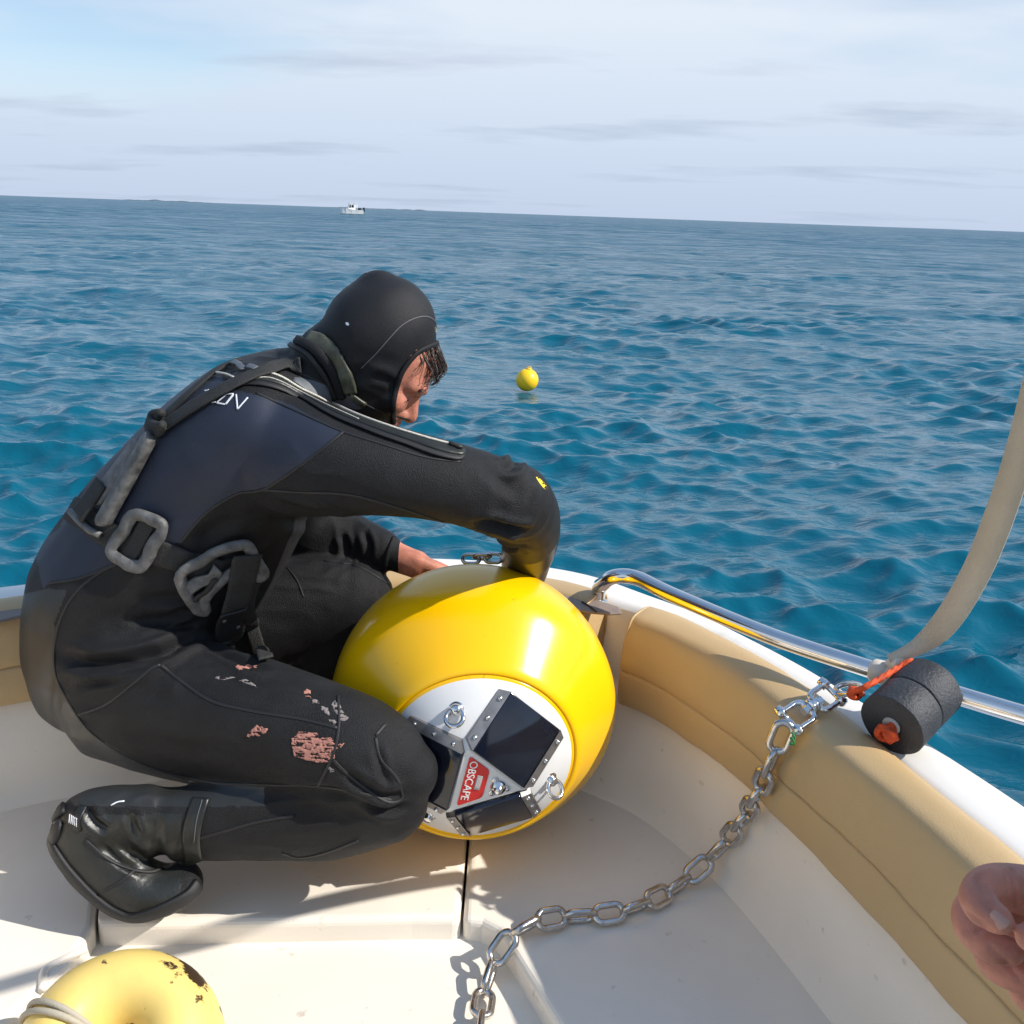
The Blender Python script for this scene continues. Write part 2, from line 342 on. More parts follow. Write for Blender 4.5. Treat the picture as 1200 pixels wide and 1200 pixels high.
base_pts = [(-1.22, -0.6), (-1.22, 0.2), (-1.19, 0.75), (-1.12, 1.15), (-1.04, 1.40), (-0.925, 1.575), (-0.77, 1.667), (-0.52, 1.775), (-0.25, 1.845), (-0.05, 1.85), (0.07, 1.815),
            (0.15, 1.745), (0.243, 1.677), (0.308, 1.586), (0.359, 1.494), (0.404, 1.383), (0.472, 1.17), (0.54, 0.92), (0.60, 0.6), (0.64, 0.2), (0.65, -0.6)]
BC = even(crom(base_pts, 500), 0.02)
def smooth_poly(P, it):
    P = P.copy()
    for _ in range(it): P[1:-1] = (P[:-2] + 2 * P[1:-1] + P[2:]) / 4
    return P
BC = smooth_poly(BC, 6)
tg = np.gradient(BC, axis=0); tg /= np.linalg.norm(tg, axis=1)[:, None]
BN = np.stack([-tg[:, 1], tg[:, 0]], 1)      # outward (to the left of travel along the bow)
BN = smooth_poly(BN, 30); BN /= np.linalg.norm(BN, axis=1)[:, None]
boat = thing('motorboat', (-0.25, 0.6, 0.0), 'white open motorboat bow with tan vinyl bolsters and steel grab rail', 'motorboat')
GW = np.ones(len(BC)); _s = np.arange(len(BC)) * 0.02; _b = _s[int(np.argmin(np.hypot(BC[:, 0] - 0.15, BC[:, 1] - 1.745)))]
GW = np.interp(_s - _b, [-0.6, -0.05, 0.10, 0.22, 0.40, 0.75, 1.2], [0.95, 0.95, 0.60, 0.50, 0.62, 1.0, 1.05]); GW = smooth_poly(GW[:, None], 8)[:, 0]
def loft_rim(name, prof, m, i0=0, i1=None, closed=False, caps=False, wob=0.0, wscale=6):
    """prof: (outward offset, z) swept along the base curve"""
    i1 = len(BC) if i1 is None else i1; V = []; Fc = []; n = len(prof)
    for i in range(i0, i1):
        for k, (o, z) in enumerate(prof):
            if o > 0.081: o = 0.081 + (o - 0.081) * GW[i]
            p = BC[i] + BN[i] * o; q = Vector((p[0], p[1], z))
            if wob: 
                w = wob * (noise.noise(Vector((p[0] * wscale, p[1] * wscale, z * wscale * 1.5))) + 0.30 * noise.noise(Vector((p[0] * 22, p[1] * 22, z * 30))) + 0.16 * noise.noise(Vector((p[0] * 60, p[1] * 60, z * 25))))
                q += Vector((BN[i][0], BN[i][1], 0.3)) * w
            V.append(q)
    for i in range(i1 - i0 - 1):
        for k in range(n if closed else n - 1):
            l = (k + 1) % n; Fc.append((i * n + k, (i + 1) * n + k, (i + 1) * n + l, i * n + l))
    if caps: Fc.append(tuple(range(n))); Fc.append(tuple(range((i1 - i0 - 1) * n, (i1 - i0) * n))[::-1])
    ob = mesh_obj(name, V, Fc, m, boat)
    bm = bmesh.new(); bm.from_mesh(ob.data); bmesh.ops.recalc_face_normals(bm, faces=bm.faces); bm.to_mesh(ob.data); bm.free()
    return ob
wall = loft_rim('inner_wall', [(-0.012, -0.03), (-0.012, 0.0), (-0.009, 0.010), (0.0, 0.020), (0.004, 0.05), (0.012, 0.19), (0.030, 0.205), (0.075, 0.21), (0.078, 0.33), (0.081, 0.345)], M_DECK)
gunwale = loft_rim('gunwale', [(0.081, 0.345), (0.087, 0.352), (0.10, 0.357), (0.135, 0.360), (0.160, 0.360), (0.172, 0.355), (0.180, 0.342), (0.182, 0.31), (0.180, 0.29)], M_GEL)
hull = loft_rim('hull_side', [(0.180, 0.29), (0.178, 0.24), (0.15, 0.05), (0.10, -0.2), (0.02, -0.5), (-0.10, -0.8)], M_GEL)
rub = loft_rim('rubbing_strake', [(0.176, 0.285), (0.196, 0.280), (0.203, 0.265), (0.196, 0.250), (0.176, 0.245)], M_RUB)
# index along the base curve nearest to a point
def bidx(x, y): return int(np.argmin(np.hypot(BC[:, 0] - x, BC[:, 1] - y)))
BOL = [(0.076, 0.215), (0.006, 0.202), (-0.010, 0.205), (-0.017, 0.216), (-0.018, 0.245), (-0.0155, 0.268), (-0.0115, 0.2725), (-0.0150, 0.277), (-0.0155, 0.295), (-0.010, 0.330), (-0.004, 0.352), (0.004, 0.366), (0.018, 0.373), (0.045, 0.377), (0.066, 0.371), (0.076, 0.350)]
def fine_profile(prof, n):
    return [tuple(p) for p in crom(prof, n, closed=True)]
ib = bidx(0.155, 1.742); ir = bidx(0.215, 1.705)
bol_l = loft_rim('bolster_cushion', fine_profile(BOL, 60), M_VINYL, 4, ib, closed=True, caps=True, wob=0.0055)
bol_r = loft_rim('bolster_cushion', fine_profile(BOL, 60), M_VINYL, ir, len(BC) - 2, closed=True, caps=True, wob=0.0055)
bevel(bol_l, 0.012, 3, 60); bevel(bol_r, 0.012, 3, 60)
for bo, i_ in ((bol_l, ib - 1), (bol_r, ir)):     # piping round the visible end of each cushion
    bo['label'] = 'tan cushion along the port side and bow' if bo is bol_l else 'tan cushion along the starboard side'
    pr = fine_profile(BOL, 40); pts = []
    for (o_, z_) in pr:
        p = BC[i_] + BN[i_] * o_; pts.append((p[0], p[1], z_))
    c_ = np.mean(np.array(pts), 0); tv = np.array([tg[i_][0], tg[i_][1], 0]) * (0.001 if bo is bol_l else -0.001)
    pts = [tuple(c_ + (np.array(p) - c_) * 0.985 + tv) for p in pts]
    tube_obj('piping', pts, 0.0028, M_VINYL, bo, 8, closed=True)

# deck: bow seat made of three moulded pieces round a lower infill panel
def inset(o, i0, i1, step=1):
    return [(BC[i] + BN[i] * o) for i in range(i0, i1, step)]
def slab(name, poly, z, th, m, bev=0.012, skirt=True):
    bm = bmesh.new(); vs = [bm.verts.new((p[0], p[1], z)) for p in poly]; f = bm.faces.new(vs)
    r = bmesh.ops.extrude_face_region(bm, geom=[f]); bmesh.ops.translate(bm, verts=[v for v in r['geom'] if isinstance(v, bmesh.types.BMVert)], vec=(0, 0, -th))
    bmesh.ops.triangulate(bm, faces=[q for q in bm.faces if len(q.verts) > 4])
    o = bm_obj(name, bm, m, boat, smooth=False)
    return bevel(o, bev, 4, 40)
def pz(px, py, z): p = on_z(px, py, z); return (p.x, p.y)
g = 0.0022
iA = bidx(*pz(548, 985, 0)); 
sT = pz(549, 975, 0); sB = pz(541, 1076, 0)
dirs = np.array(sB) - np.array(sT); dirs /= np.linalg.norm(dirs); nn_ = np.array([dirs[1], -dirs[0]])
if nn_[0] > 0: nn_ = -nn_                     # points left
top_seam = np.array(sT) - dirs * 0.22
sl_t, sl_b = top_seam + nn_ * g, np.array(sB) + nn_ * g
sr_t, sr_b = top_seam - nn_ * g, np.array(sB) - nn_ * g
iS = bidx(*top_seam)
s2T = np.array(pz(116, 1040, 0)); s2B = np.array(pz(112, 1083, 0)); d2 = (s2B - s2T) / np.linalg.norm(s2B - s2T); n2 = np.array([d2[1], -d2[0]]); n2 = -n2 if n2[0] > 0 else n2
s2t = s2T - d2 * 0.42; iL = bidx(*s2t)
# middle/port piece, from the left seam to the centre seam
mid = [tuple(s2B - n2 * g)] + [pz(112 + k * 53, 1083 - k * 1.1, 0) for k in range(1, 8)] + [tuple(sl_b), tuple(sl_t)] + [tuple(p) for p in inset(0.012, iL + 2, iS - 1, 3)[::-1]] + [tuple(s2t - n2 * g)]
star = [tuple(sr_b), pz(565, 1079, 0), pz(582, 1088, 0), pz(594, 1102, 0), pz(622, 1147, 0), pz(655, 1200, 0), (0.20, 0.85), (0.26, 0.5)] + [tuple(p) for p in inset(0.012, iS + 2, bidx(0.61, 0.5), 3)[::-1]] + [tuple(sr_t)]
port = [tuple(s2B + n2 * g), tuple(s2t + n2 * g)] + [tuple(p) for p in inset(0.012, bidx(-1.21, 0.5), iL - 1, 3)[::-1]] + [(-0.74, 0.5), (-0.70, 0.95), pz(40, 1165, 0), pz(82, 1128, 0)]
deck_mid = slab('deck_panel', mid, 0.0, 0.20, M_DECK); deck_star = slab('deck_panel', star, 0.0, 0.24, M_DECK); deck_port = slab('deck_panel', port, 0.0, 0.28, M_DECK)
infill = slab('infill_panel', [(-0.80, 0.52), (0.24, 0.52), (0.20, 0.85), (0.14, 1.22), (0.0, 1.42), (-0.75, 1.45)], -0.040, 0.05, M_DECK, 0.004)
under = slab('deck_liner', [tuple(p) for p in inset(0.005, bidx(-1.21, 0.5), bidx(0.61, 0.5), 4)], -0.098, 0.02, M_GAP, 0.001)
sole = slab('cockpit_sole', [(-1.2, 0.49), (0.63, 0.49), (0.66, -0.6), (-1.22, -0.6)], -0.42, 0.03, M_DECK, 0.004)
# raised moulded rib on the starboard seat, seen running along the wall
rib = [on_z(x, y, 0.0) for x, y in ((846, 1022), (880, 1056), (910, 1092), (960, 1150), (1000, 1198), (1040, 1250))]
rb_ = tube_obj('moulded_rib', even([tuple(p) for p in crom([tuple(p) for p in rib], 40)], 0.01), [(0.016, 0.006)] * 1 and 0.007, M_DECK, boat, 10)
rb2 = [on_z(x, y, 0.0) for x, y in ((100, 1112), (68, 1128), (52, 1138), (50, 1160))]
tube_obj('moulded_rib', even(crom([tuple(p) for p in rb2] , 30), 0.01), 0.006, M_DECK, boat, 10)

# steel grab rail along the starboard gunwale
RZ = 0.425
def gun(i, o, z): p = BC[i] + BN[i] * o; return Vector((p[0], p[1], z))
foot = on_z(700, 706, 0.36)
rp = [foot + Vector((0, 0, -0.004)), foot + Vector((0.002, 0.0, 0.03)), on_z(706, 685, 0.405), on_z(719, 676, 0.432), on_z(745, 677, 0.437), on_z(790, 698, 0.432), on_z(900, 744, RZ), on_z(1010, 781, RZ), on_z(1100, 808, RZ), on_z(1200, 838, RZ)]
e = rp[-1] - rp[-2]; rp += [rp[-1] + e * 0.9 + Vector((0.01, 0, 0)), rp[-1] + e * 2.2 + Vector((0.03, 0, 0)), rp[-1] + e * 2.5 + Vector((0.03, 0.0, -0.06))]
RAIL = even(crom([tuple(p) for p in rp], 300), 0.008)
rail = tube_obj('grab_rail', RAIL, 0.0135, M_STEEL, boat, 20)
lathe([(-0.003, 0.018), (0.003, 0.018), (0.006, 0.014), (0.008, 0.011)], foot + Vector((0, 0, 0.002)), (0, 0, 1), M_STEEL, 'rail_foot', rail, 24)
lathe([(-0.003, 0.018), (0.003, 0.018), (0.006, 0.014)], Vector(RAIL[-1]) + Vector((0, 0, -0.01)), (0, 0, 1), M_STEEL, 'rail_foot', rail, 24)
# bow hatch on the fore gunwale with its dark joint
hp = [on_z(x, y, 0.363) for x, y in ((655, 694), (700, 706), (725, 714), (729, 721), (715, 722), (690, 720), (640, 712))]
bm = bmesh.new(); f = bm.faces.new([bm.verts.new(p) for p in hp]); r = bmesh.ops.extrude_face_region(bm, geom=[f]); bmesh.ops.translate(bm, verts=[v for v in r['geom'] if isinstance(v, bmesh.types.BMVert)], vec=(0, 0, 0.006))
hatch = bevel(bm_obj('bow_hatch', bm, M_HATCH, boat, False), 0.003, 2)
tube_obj('hatch_joint', [tuple(on_z(682, 705, 0.3705)), tuple(on_z(692, 711, 0.3705)), tuple(on_z(699, 717, 0.3705))], 0.0016, M_GAP, hatch, 6)
hq = [on_z(x, y, 0.363) for x, y in ((-40, 738), (-40, 722), (40, 706), (80, 698), (80, 712), (0, 731))]
bm = bmesh.new(); f = bm.faces.new([bm.verts.new(p) for p in hq]); r = bmesh.ops.extrude_face_region(bm, geom=[f]); bmesh.ops.translate(bm, verts=[v for v in r['geom'] if isinstance(v, bmesh.types.BMVert)], vec=(0, 0, 0.006))
hatch2 = bevel(bm_obj('gunwale_step', bm, M_HATCH, boat, False), 0.003, 2)

# ------------------------------------------------------------------ the yellow wave buoy
M_YEL = mat('glossy yellow shell', (0.95, 0.52, 0.001), 0.21, var=0.03, vscale=8, coat=0.0, bump=0.03, bscale=60, dirt=(0.62, 0.33, 0.01), dscale=70, dlo=0.66, dhi=0.74)
M_CAP = mat('white moulded cap', (0.72, 0.71, 0.70), 0.25, var=0.03, vscale=12)
M_CELL = mat('dark solar glass', (0.006, 0.008, 0.016), 0.09, var=0.3, vscale=25, spec=0.6)
M_FLNG = mat('brushed alloy flange', (0.30, 0.285, 0.28), 0.38, 0.85, var=0.15, vscale=60)
M_RED = mat('red label', (0.62, 0.015, 0.012), 0.4)
M_WHT = mat('white print', (0.85, 0.83, 0.80), 0.5)
M_GRYL = mat('grey plate', (0.38, 0.36, 0.35), 0.4)
BR = 0.2426
BA = Vector((0.0987, -1.0, -0.1151)).normalized()           # axis, cap end towards the stern
BO = Vector((-0.0533, 1.5773, BR))
bu = Vector((0, 0, 1)) - BA * BA.z; bu.normalize(); br_ = bu.cross(BA) * 1.0
if br_.x < 0: br_ = -br_
buoy = thing('wave_buoy', (BO.x, BO.y, 0), 'large glossy yellow instrument buoy lying on its side with solar panels', 'buoy')
prof = [(-0.150, 0.0), (-0.150, 0.12), (-0.150, 0.165), (-0.146, 0.196), (-0.128, 0.222), (-0.092, 0.239), (-0.045, 0.245), (0.0, 0.246), (0.018, 0.2455), (0.034, 0.2425), (0.050, 0.2345), (0.072, 0.2190), (0.100, 0.1980), (0.122, 0.1820), (0.136, 0.1735), (0.147, 0.1675), (0.154, 0.1620), (0.156, 0.1570), (0.154, 0.1545), (0.150, 0.1540), (0.148, 0.148), (0.148, 0.0)]
prof = [(-0.136, 0.0), (-0.136, 0.12), (-0.136, 0.180), (-0.132, 0.197), (-0.117, 0.2155), (-0.085, 0.2325), (-0.04, 0.2405), (0.0, 0.2420), (0.016, 0.2412), (0.032, 0.2375), (0.048, 0.2300), (0.066, 0.2165), (0.088, 0.1990), (0.106, 0.1850), (0.120, 0.1745), (0.131, 0.1670), (0.138, 0.1605), (0.1405, 0.1555), (0.1385, 0.1530), (0.1345, 0.1522), (0.133, 0.147), (0.133, 0.0)]
shell = lathe(prof, BO, BA, M_YEL, 'shell', buoy, 128)
bev_ = shell.modifiers.new('sub', 'SUBSURF'); bev_.levels = 1; bev_.render_levels = 1
FC = BO + BA * 0.1345                                       # centre of the cap plane
def bp_(a_deg, r, s):                                      # point on the cap: angle from the right, radius, height along the axis
    a = rad(a_deg); return FC + br_ * (r * math.cos(a)) + bu * (r * math.sin(a)) + BA * s
TA = (109, -11, 229); TR = 0.062; TS = 0.066
rim = [bp_(k * 5, 0.1505, 0.004) for k in range(72)]; rim2 = [bp_(k * 5, 0.1510, -0.006) for k in range(72)]; rim3 = [bp_(k * 5, 0.1455, 0.010) for k in range(72)]
tri = [bp_(a, TR + 0.004, TS) for a in TA]
shoul = []
for a in TA:
    for d in (-36, 36): shoul.append(bp_(a + d, 0.130, 0.020))
bm = bmesh.new()
for p in rim + rim2 + rim3 + tri + shoul: bm.verts.new(p)
bmesh.ops.convex_hull(bm, input=bm.verts)
bmesh.ops.delete(bm, geom=[v for v in bm.verts if not v.link_faces], context='VERTS')
cap = bm_obj('cap', bm, M_CAP, buoy, smooth=False); bevel(cap, 0.006, 3, 18)
cap.data.polygons.foreach_set('use_smooth', [True] * len(cap.data.polygons))
lathe([(0.0, 0.1515), (0.0045, 0.1533), (0.009, 0.1515)], FC + BA * -0.002, BA, M_YEL, 'cap_seat_ring', shell, 96)
# three solar panels, each resting against one edge of the central triangle
for i, (a0, a1) in enumerate(((109, -11), (229, 109), (-11, -131))):
    p0, p1 = bp_(a0, TR, TS), bp_(a1, TR, TS); e = (p1 - p0).normalized(); mid_ = (p0 + p1) / 2; am = (a0 + a1) / 2
    out = (br_ * math.cos(rad(am)) + bu * math.sin(rad(am))); sl_ = rad(31)
    dn = (out * math.cos(sl_) - BA * math.sin(sl_)).normalized(); nrm = e.cross(dn).normalized()
    if nrm.dot(BA) < 0: nrm = -nrm
    w, L = 0.104, 0.104
    c0 = mid_ + dn * (L / 2 + 0.004) + nrm * 0.005
    pn = box_obj('solar_panel', c0, e, dn, nrm, w, L, 0.012, M_CELL, buoy, 0.0015)
    pn['label'] = ('large square navy solar panel facing up', 'black solar panel beside the knee', 'grey reflecting solar panel on the underside')[i]
    for sgn in (-1, 1):
        fc = c0 + e * (sgn * (w / 2 + 0.008)) + nrm * 0.000 - dn * 0.0
        quad = [fc - dn * (L / 2) - e * sgn * 0.007, fc + dn * (L / 2) - e * sgn * 0.007, fc + dn * (L / 2 - 0.006) + e * sgn * 0.008 - nrm * 0.006, fc - dn * (L / 2 - 0.010) + e * sgn * 0.008 - nrm * 0.006]
        quad = [q + nrm * 0.0072 for q in quad]
        V = quad + [q - nrm * 0.013 for q in quad]
        fl = mesh_obj('flange', V, [(0, 1, 2, 3), (7, 6, 5, 4), (0, 4, 5, 1), (1, 5, 6, 2), (2, 6, 7, 3), (3, 7, 4, 0)], M_FLNG, pn, False)
        for f in (-0.33, 0.0, 0.33):
            lathe([(-0.004, 0.0034), (0.0012, 0.0034), (0.0024, 0.0022), (0.0027, 0.0)], fc + dn * (f * L) + nrm * 0.0052 + e * sgn * 0.001, nrm, M_STEEL, 'screw', fl, 12)
# red label with lettering on the central triangle
def tri_uv(u, v, s): return FC + br_ * u + bu * v + BA * s
t1, t2, t3 = [Vector((TR * math.cos(rad(a)), TR * math.sin(rad(a)), 0)) for a in TA]
def bary(a, b, c): return t1 * a + t2 * b + t3 * c
lp = [bary(0.91, 0.05, 0.04), bary(0.53, 0.43, 0.04), bary(0.06, 0.43, 0.51), bary(0.04, 0.05, 0.91)]
ctr = sum(lp, Vector()) / len(lp)
bm = bmesh.new(); vs = [bm.verts.new(tri_uv(p.x, p.y, TS + 0.0006)) for p in lp]; f = bm.faces.new(vs)
r = bmesh.ops.extrude_face_region(bm, geom=[f]); bmesh.ops.translate(bm, verts=[v for v in r['geom'] if isinstance(v, bmesh.types.BMVert)], vec=BA * 0.0012)
ve = [e for e in bm.edges if abs((e.verts[0].co - e.verts[1].co).normalized().dot(BA)) > 0.9]
bmesh.ops.bevel(bm, geom=ve, offset=0.0055, segments=5, profile=0.5, affect='EDGES')
plate = bm_obj('label_plate', bm, M_RED, buoy, False)
def text_obj(txt, size, origin, xdir, ydir, m, name, parent, ext=0.0003, align='CENTER', bvh=None, lift=0.0012):
    cu = bpy.data.curves.new(name, 'FONT'); cu.body = txt; cu.size = size; cu.extrude = ext; cu.align_x = align; cu.align_y = 'CENTER'
    o = bpy.data.objects.new(name, cu); COL.objects.link(o)
    zdir = xdir.cross(ydir).normalized()
    dg = bpy.context.evaluated_depsgraph_get(); dg.update(); me = bpy.data.meshes.new_from_object(o.evaluated_get(dg)); bpy.data.objects.remove(o)
    for v in me.vertices: 
        v.co = origin + xdir * v.co.x + ydir * v.co.y + zdir * v.co.z
    me.materials.clear(); me.materials.append(m)
    ob = bpy.data.objects.new(name, me); COL.objects.link(ob); set_parent(ob, parent); return ob
ed = (t3 - t1).normalized(); xd = (br_ * ed.x + bu * ed.y); yd = BA.cross(xd).normalized()
pc = bary(0.46, 0.14, 0.40)
txt = text_obj('OBSCAPE', 0.0172, tri_uv(pc.x, pc.y, TS + 0.0022), xd, yd, M_WHT, 'lettering', plate)
pc = bary(0.37, 0.30, 0.33)
gp = box_obj('data_plate', tri_uv(pc.x, pc.y, TS + 0.0022), xd, yd, BA, 0.026, 0.009, 0.0012, M_GRYL, plate, 0.0006)
for q in (-0.0022, 0.0, 0.0022): box_obj('print_line', tri_uv(pc.x, pc.y, TS + 0.0029) + yd * q, xd, yd, BA, 0.018, 0.0007, 0.0003, M_WHT, gp)
# beacon light near the corner
pc = bary(0.162, 0.640, 0.198); lo_ = tri_uv(pc.x, pc.y, TS)
bc = lathe([(-0.002, 0.0125), (0.002, 0.0125), (0.003, 0.0105), (0.006, 0.010), (0.0065, 0.0072), (0.011, 0.0066), (0.0135, 0.004), (0.0142, 0.0)], lo_, BA, M_STEEL, 'beacon_light', buoy, 32)
for k in range(3):
    d = (br_ * math.cos(rad(-11 + k * 120)) + bu * math.sin(rad(-11 + k * 120)))
    lathe([(-0.002, 0.0052), (0.0016, 0.0052), (0.002, 0.004)], lo_ + d * 0.0135, BA, M_STEEL, 'lug', bc, 16)
    lathe([(0.001, 0.0024), (0.0036, 0.0024), (0.004, 0.0)], lo_ + d * 0.0145, BA, M_STEEL, 'screw', bc, 10)
# lifting eyes between the panels
for a, sg in ((109, 'ring at the top of the cap'), (-11, 'ring at the right of the cap'), (229, 'ring beside the knee')):
    ctrp = bp_(a, 0.112, 0.026); outd = (br_ * math.cos(rad(a)) + bu * math.sin(rad(a))); nd = (outd * 0.55 + BA * 0.83).normalized()
    ey = lathe([(-0.012, 0.0135), (0.004, 0.0135), (0.006, 0.012), (0.006, 0.0095), (0.013, 0.0085), (0.016, 0.006), (0.017, 0.0)], ctrp, nd, M_STEEL, 'lifting_eye', buoy, 28)
    if a == 229: continue
    side = nd.cross(Vector((0, 0, 1))).normalized(); dnv = (Vector((0, 0, -1)) * 0.75 + nd * 0.65).normalized(); rc = ctrp + nd * 0.010 + dnv * 0.013
    upv = side.cross(dnv).normalized()
    pts = [rc + side * (0.0130 * math.cos(t)) + dnv * (0.0140 * math.sin(t)) for t in np.linspace(0, 2 * math.pi, 28, endpoint=False)]
    tube_obj('ring', [tuple(p) for p in pts], 0.0036, M_STEEL, ey, 10, closed=True)
# mooring eye with two chain links on the far end
be = BO - BA * 0.136
eyeb = lathe([(0, 0.03), (0.006, 0.03), (0.008, 0.024), (0.012, 0.02)], be, -BA, M_STEEL, 'mooring_plate', buoy, 32)

# ------------------------------------------------------------------ the diver
BUOY_BVH = bvh_of(shell)
M_NEO = mat('black neoprene', (0.0065, 0.0068, 0.0080), 0.55, bump=0.9, bscale=620, var=0.5, vscale=14, spec=0.30, sheen=0.02)
M_NAVY = mat('navy smooth panel', (0.019, 0.025, 0.044), 0.52, bump=0.35, bscale=900, var=0.15, vscale=9, sheen=0.02, spec=0.35)
M_HOOD = mat('black hood neoprene', (0.0075, 0.0075, 0.0092), 0.58, bump=0.45, bscale=800, var=0.3, vscale=18, sheen=0.02, spec=0.32)
M_SKIN = mat('skin', (0.50, 0.19, 0.122), 0.50, bump=0.35, bscale=260, var=0.22, vscale=60, sss=0.10, bdetail=6)
M_BOOT = mat('glossy black rubber', (0.014, 0.015, 0.013), 0.42, bump=0.35, bscale=140, var=0.3, vscale=30)
M_SLK = mat('smooth charcoal panel', (0.020, 0.021, 0.020), 0.45, bump=0.08, bscale=300, var=0.12, vscale=12)
M_CUFF = mat('glossy latex cuff', (0.016, 0.0145, 0.013), 0.36, bump=0.25, bscale=200, var=0.2, vscale=20)
M_GREY = mat('slate grey panel', (0.085, 0.095, 0.11), 0.55, bump=0.2, bscale=800)
M_SEAM = mat('seam tape', (0.010, 0.010, 0.011), 0.55, bump=0.3, bscale=900)
M_WEB = mat('black webbing', (0.020, 0.020, 0.019), 0.75, bump=0.9, bscale=420, var=0.3, vscale=60)
M_LEAD = mat('cast lead weight', (0.125, 0.123, 0.12), 0.58, 0.25, bump=1.0, bscale=110, var=0.45, vscale=60, bdetail=8)
M_TEETH = mat('pale zip teeth', (0.62, 0.58, 0.50), 0.4, 0.3, bump=0.8, bscale=900)
M_STIT = mat('grey stitching', (0.10, 0.10, 0.11), 0.7)
M_LOGO = mat('white suit print', (0.75, 0.75, 0.78), 0.5)
M_YLG = mat('yellow suit print', (0.80, 0.60, 0.02), 0.5)
M_OLIV = mat('olive inner collar', (0.060, 0.062, 0.040), 0.40, var=0.6, vscale=55)
M_PINK = mat('dried salmon paint', (0.43, 0.19, 0.145), 0.75, var=0.2, vscale=90, bump=0.7, bscale=300)
M_PALE = mat('dried pale paint', (0.22, 0.19, 0.18), 0.8, var=0.3, vscale=120)
M_HAIR = mat('dark brown hair', (0.028, 0.017, 0.011), 0.38, var=0.3, vscale=200)
M_NAIL = mat('finger nail', (0.52, 0.27, 0.20), 0.35)

VS = []; FS = []
def addm(V, Fc):
    off = len(VS); VS.extend([tuple(v) for v in V]); FS.extend([tuple(i + off for i in f) for f in Fc])
def limb(P, RA, RB, seg=22, n=26, capa=0.9, capb=0.9, up=(0, 1, 0)):
    D = crom([(*p, a, b) for p, a, b in zip(P, RA, RB)], n); pts = [Vector(d[:3]) for d in D]; rr = [(d[3], d[4]) for d in D]
    t0 = (pts[0] - pts[1]).normalized(); t1 = (pts[-1] - pts[-2]).normalized(); pre = []; post = []
    for k in (80, 60, 35):
        c, s = math.cos(rad(k)), math.sin(rad(k))
        pre.append((pts[0] + t0 * (min(rr[0]) * capa * s), (rr[0][0] * c, rr[0][1] * c))); post.insert(0, (pts[-1] + t1 * (min(rr[-1]) * capb * s), (rr[-1][0] * c, rr[-1][1] * c)))
    allp = pre + list(zip(pts, rr)) + post
    V, Fc = sweep([a for a, _ in allp], [b for _, b in allp], seg, True, up); addm(V, Fc)
def limb_px(E, **k):
    P = [on_y(e[0], e[1], e[2]) for e in E]; limb([tuple(p) for p in P], [e[3] * axial(p) / F for e, p in zip(E, P)], [e[4] if len(e) > 4 else e[3] * axial(p) / F for e, p in zip(E, P)], **k)
def ell(c, ax, rr, seg=20):
    V = []; Fc = []; a, b, c_ = ax; m = seg // 2
    for i in range(m + 1):
        ph = math.pi * i / m
        for k in range(seg):
            t = 2 * math.pi * k / seg; V.append(c + a * (rr[0] * math.sin(ph) * math.cos(t)) + c_ * (rr[2] * math.sin(ph) * math.sin(t)) + b * (rr[1] * math.cos(ph)))
    for i in range(m):
        for k in range(seg): l = (k + 1) % seg; Fc.append((i * seg + k, i * seg + l, i * seg + seg + l, i * seg + seg + k))
    bm = bmesh.new(); vs = [bm.verts.new(v) for v in V]
    for f in Fc: bm.faces.new([vs[i] for i in f])
    bmesh.ops.remove_doubles(bm, verts=bm.verts, dist=1e-6); bmesh.ops.recalc_face_normals(bm, faces=bm.faces); bm.verts.index_update()
    addm([v.co.copy() for v in bm.verts], [tuple(v.index for v in f.verts) for f in bm.faces]); bm.free()

# torso, limbs
limb_px([(135, 775, 1.62, 100, .160), (150, 705, 1.62, 112, .170), (203, 645, 1.62, 122, .160), (252, 578, 1.62, 113, .165), (300, 512, 1.62, 96, .185), (345, 470, 1.62, 72, .175), (378, 445, 1.62, 45, .085)])
limb_px([(140, 790, 1.52, 108, .105), (228, 832, 1.47, 88, .102), (310, 850, 1.42, 77, .094), (390, 872, 1.38, 70, .084), (432, 890, 1.365, 68, .078), (462, 902, 1.36, 58, .068), (474, 908, 1.36, 46, .054)])
limb_px([(458, 932, 1.365, 57, .062), (390, 952, 1.36, 56, .060), (300, 958, 1.355, 52, .054), (225, 964, 1.35, 46, .048), (178, 962, 1.345, 40, .044)])
limb_px([(420, 905, 1.37, 74, .066), (442, 915, 1.362, 66, .064), (458, 920, 1.36, 52, .056)])
limb_px([(178, 955, 1.345, 40, .042), (105, 965, 1.335, 40, .040), (116, 1005, 1.325, 47, .042), (152, 1036, 1.315, 38, .046), (187, 1044, 1.315, 28, .048), (218, 1034, 1.325, 23, .042)])
limb_px([(190, 770, 1.74, 85, .10), (300, 725, 1.77, 66, .085), (380, 705, 1.78, 56, .075), (425, 706, 1.78, 50, .066)])
kn = on_y(420, 715, 1.78)
limb([tuple(kn), (-0.345, 1.775, 0.22), (-0.375, 1.765, 0.085)], [.066, .056, .044], [.066, .058, .044])
limb([(-0.40, 1.765, 0.055), (-0.33, 1.765, 0.045), (-0.255, 1.765, 0.030)], [.044, .040, .026], [.040, .044, .040])
# right (near) arm
limb_px([(300, 530, 1.56, 78, .085), (345, 535, 1.50, 72, .080), (405, 545, 1.465, 60, .072), (480, 556, 1.455, 51, .064), (550, 571, 1.465, 47, .060), (600, 588, 1.485, 47, .056)])
limb_px([(604, 586, 1.495, 46, .056), (618, 606, 1.55, 43, .054), (621, 632, 1.64, 40, .050), (617, 655, 1.72, 37, .044), (611, 684, 1.80, 31, .036)], up=(1, 0, 0))
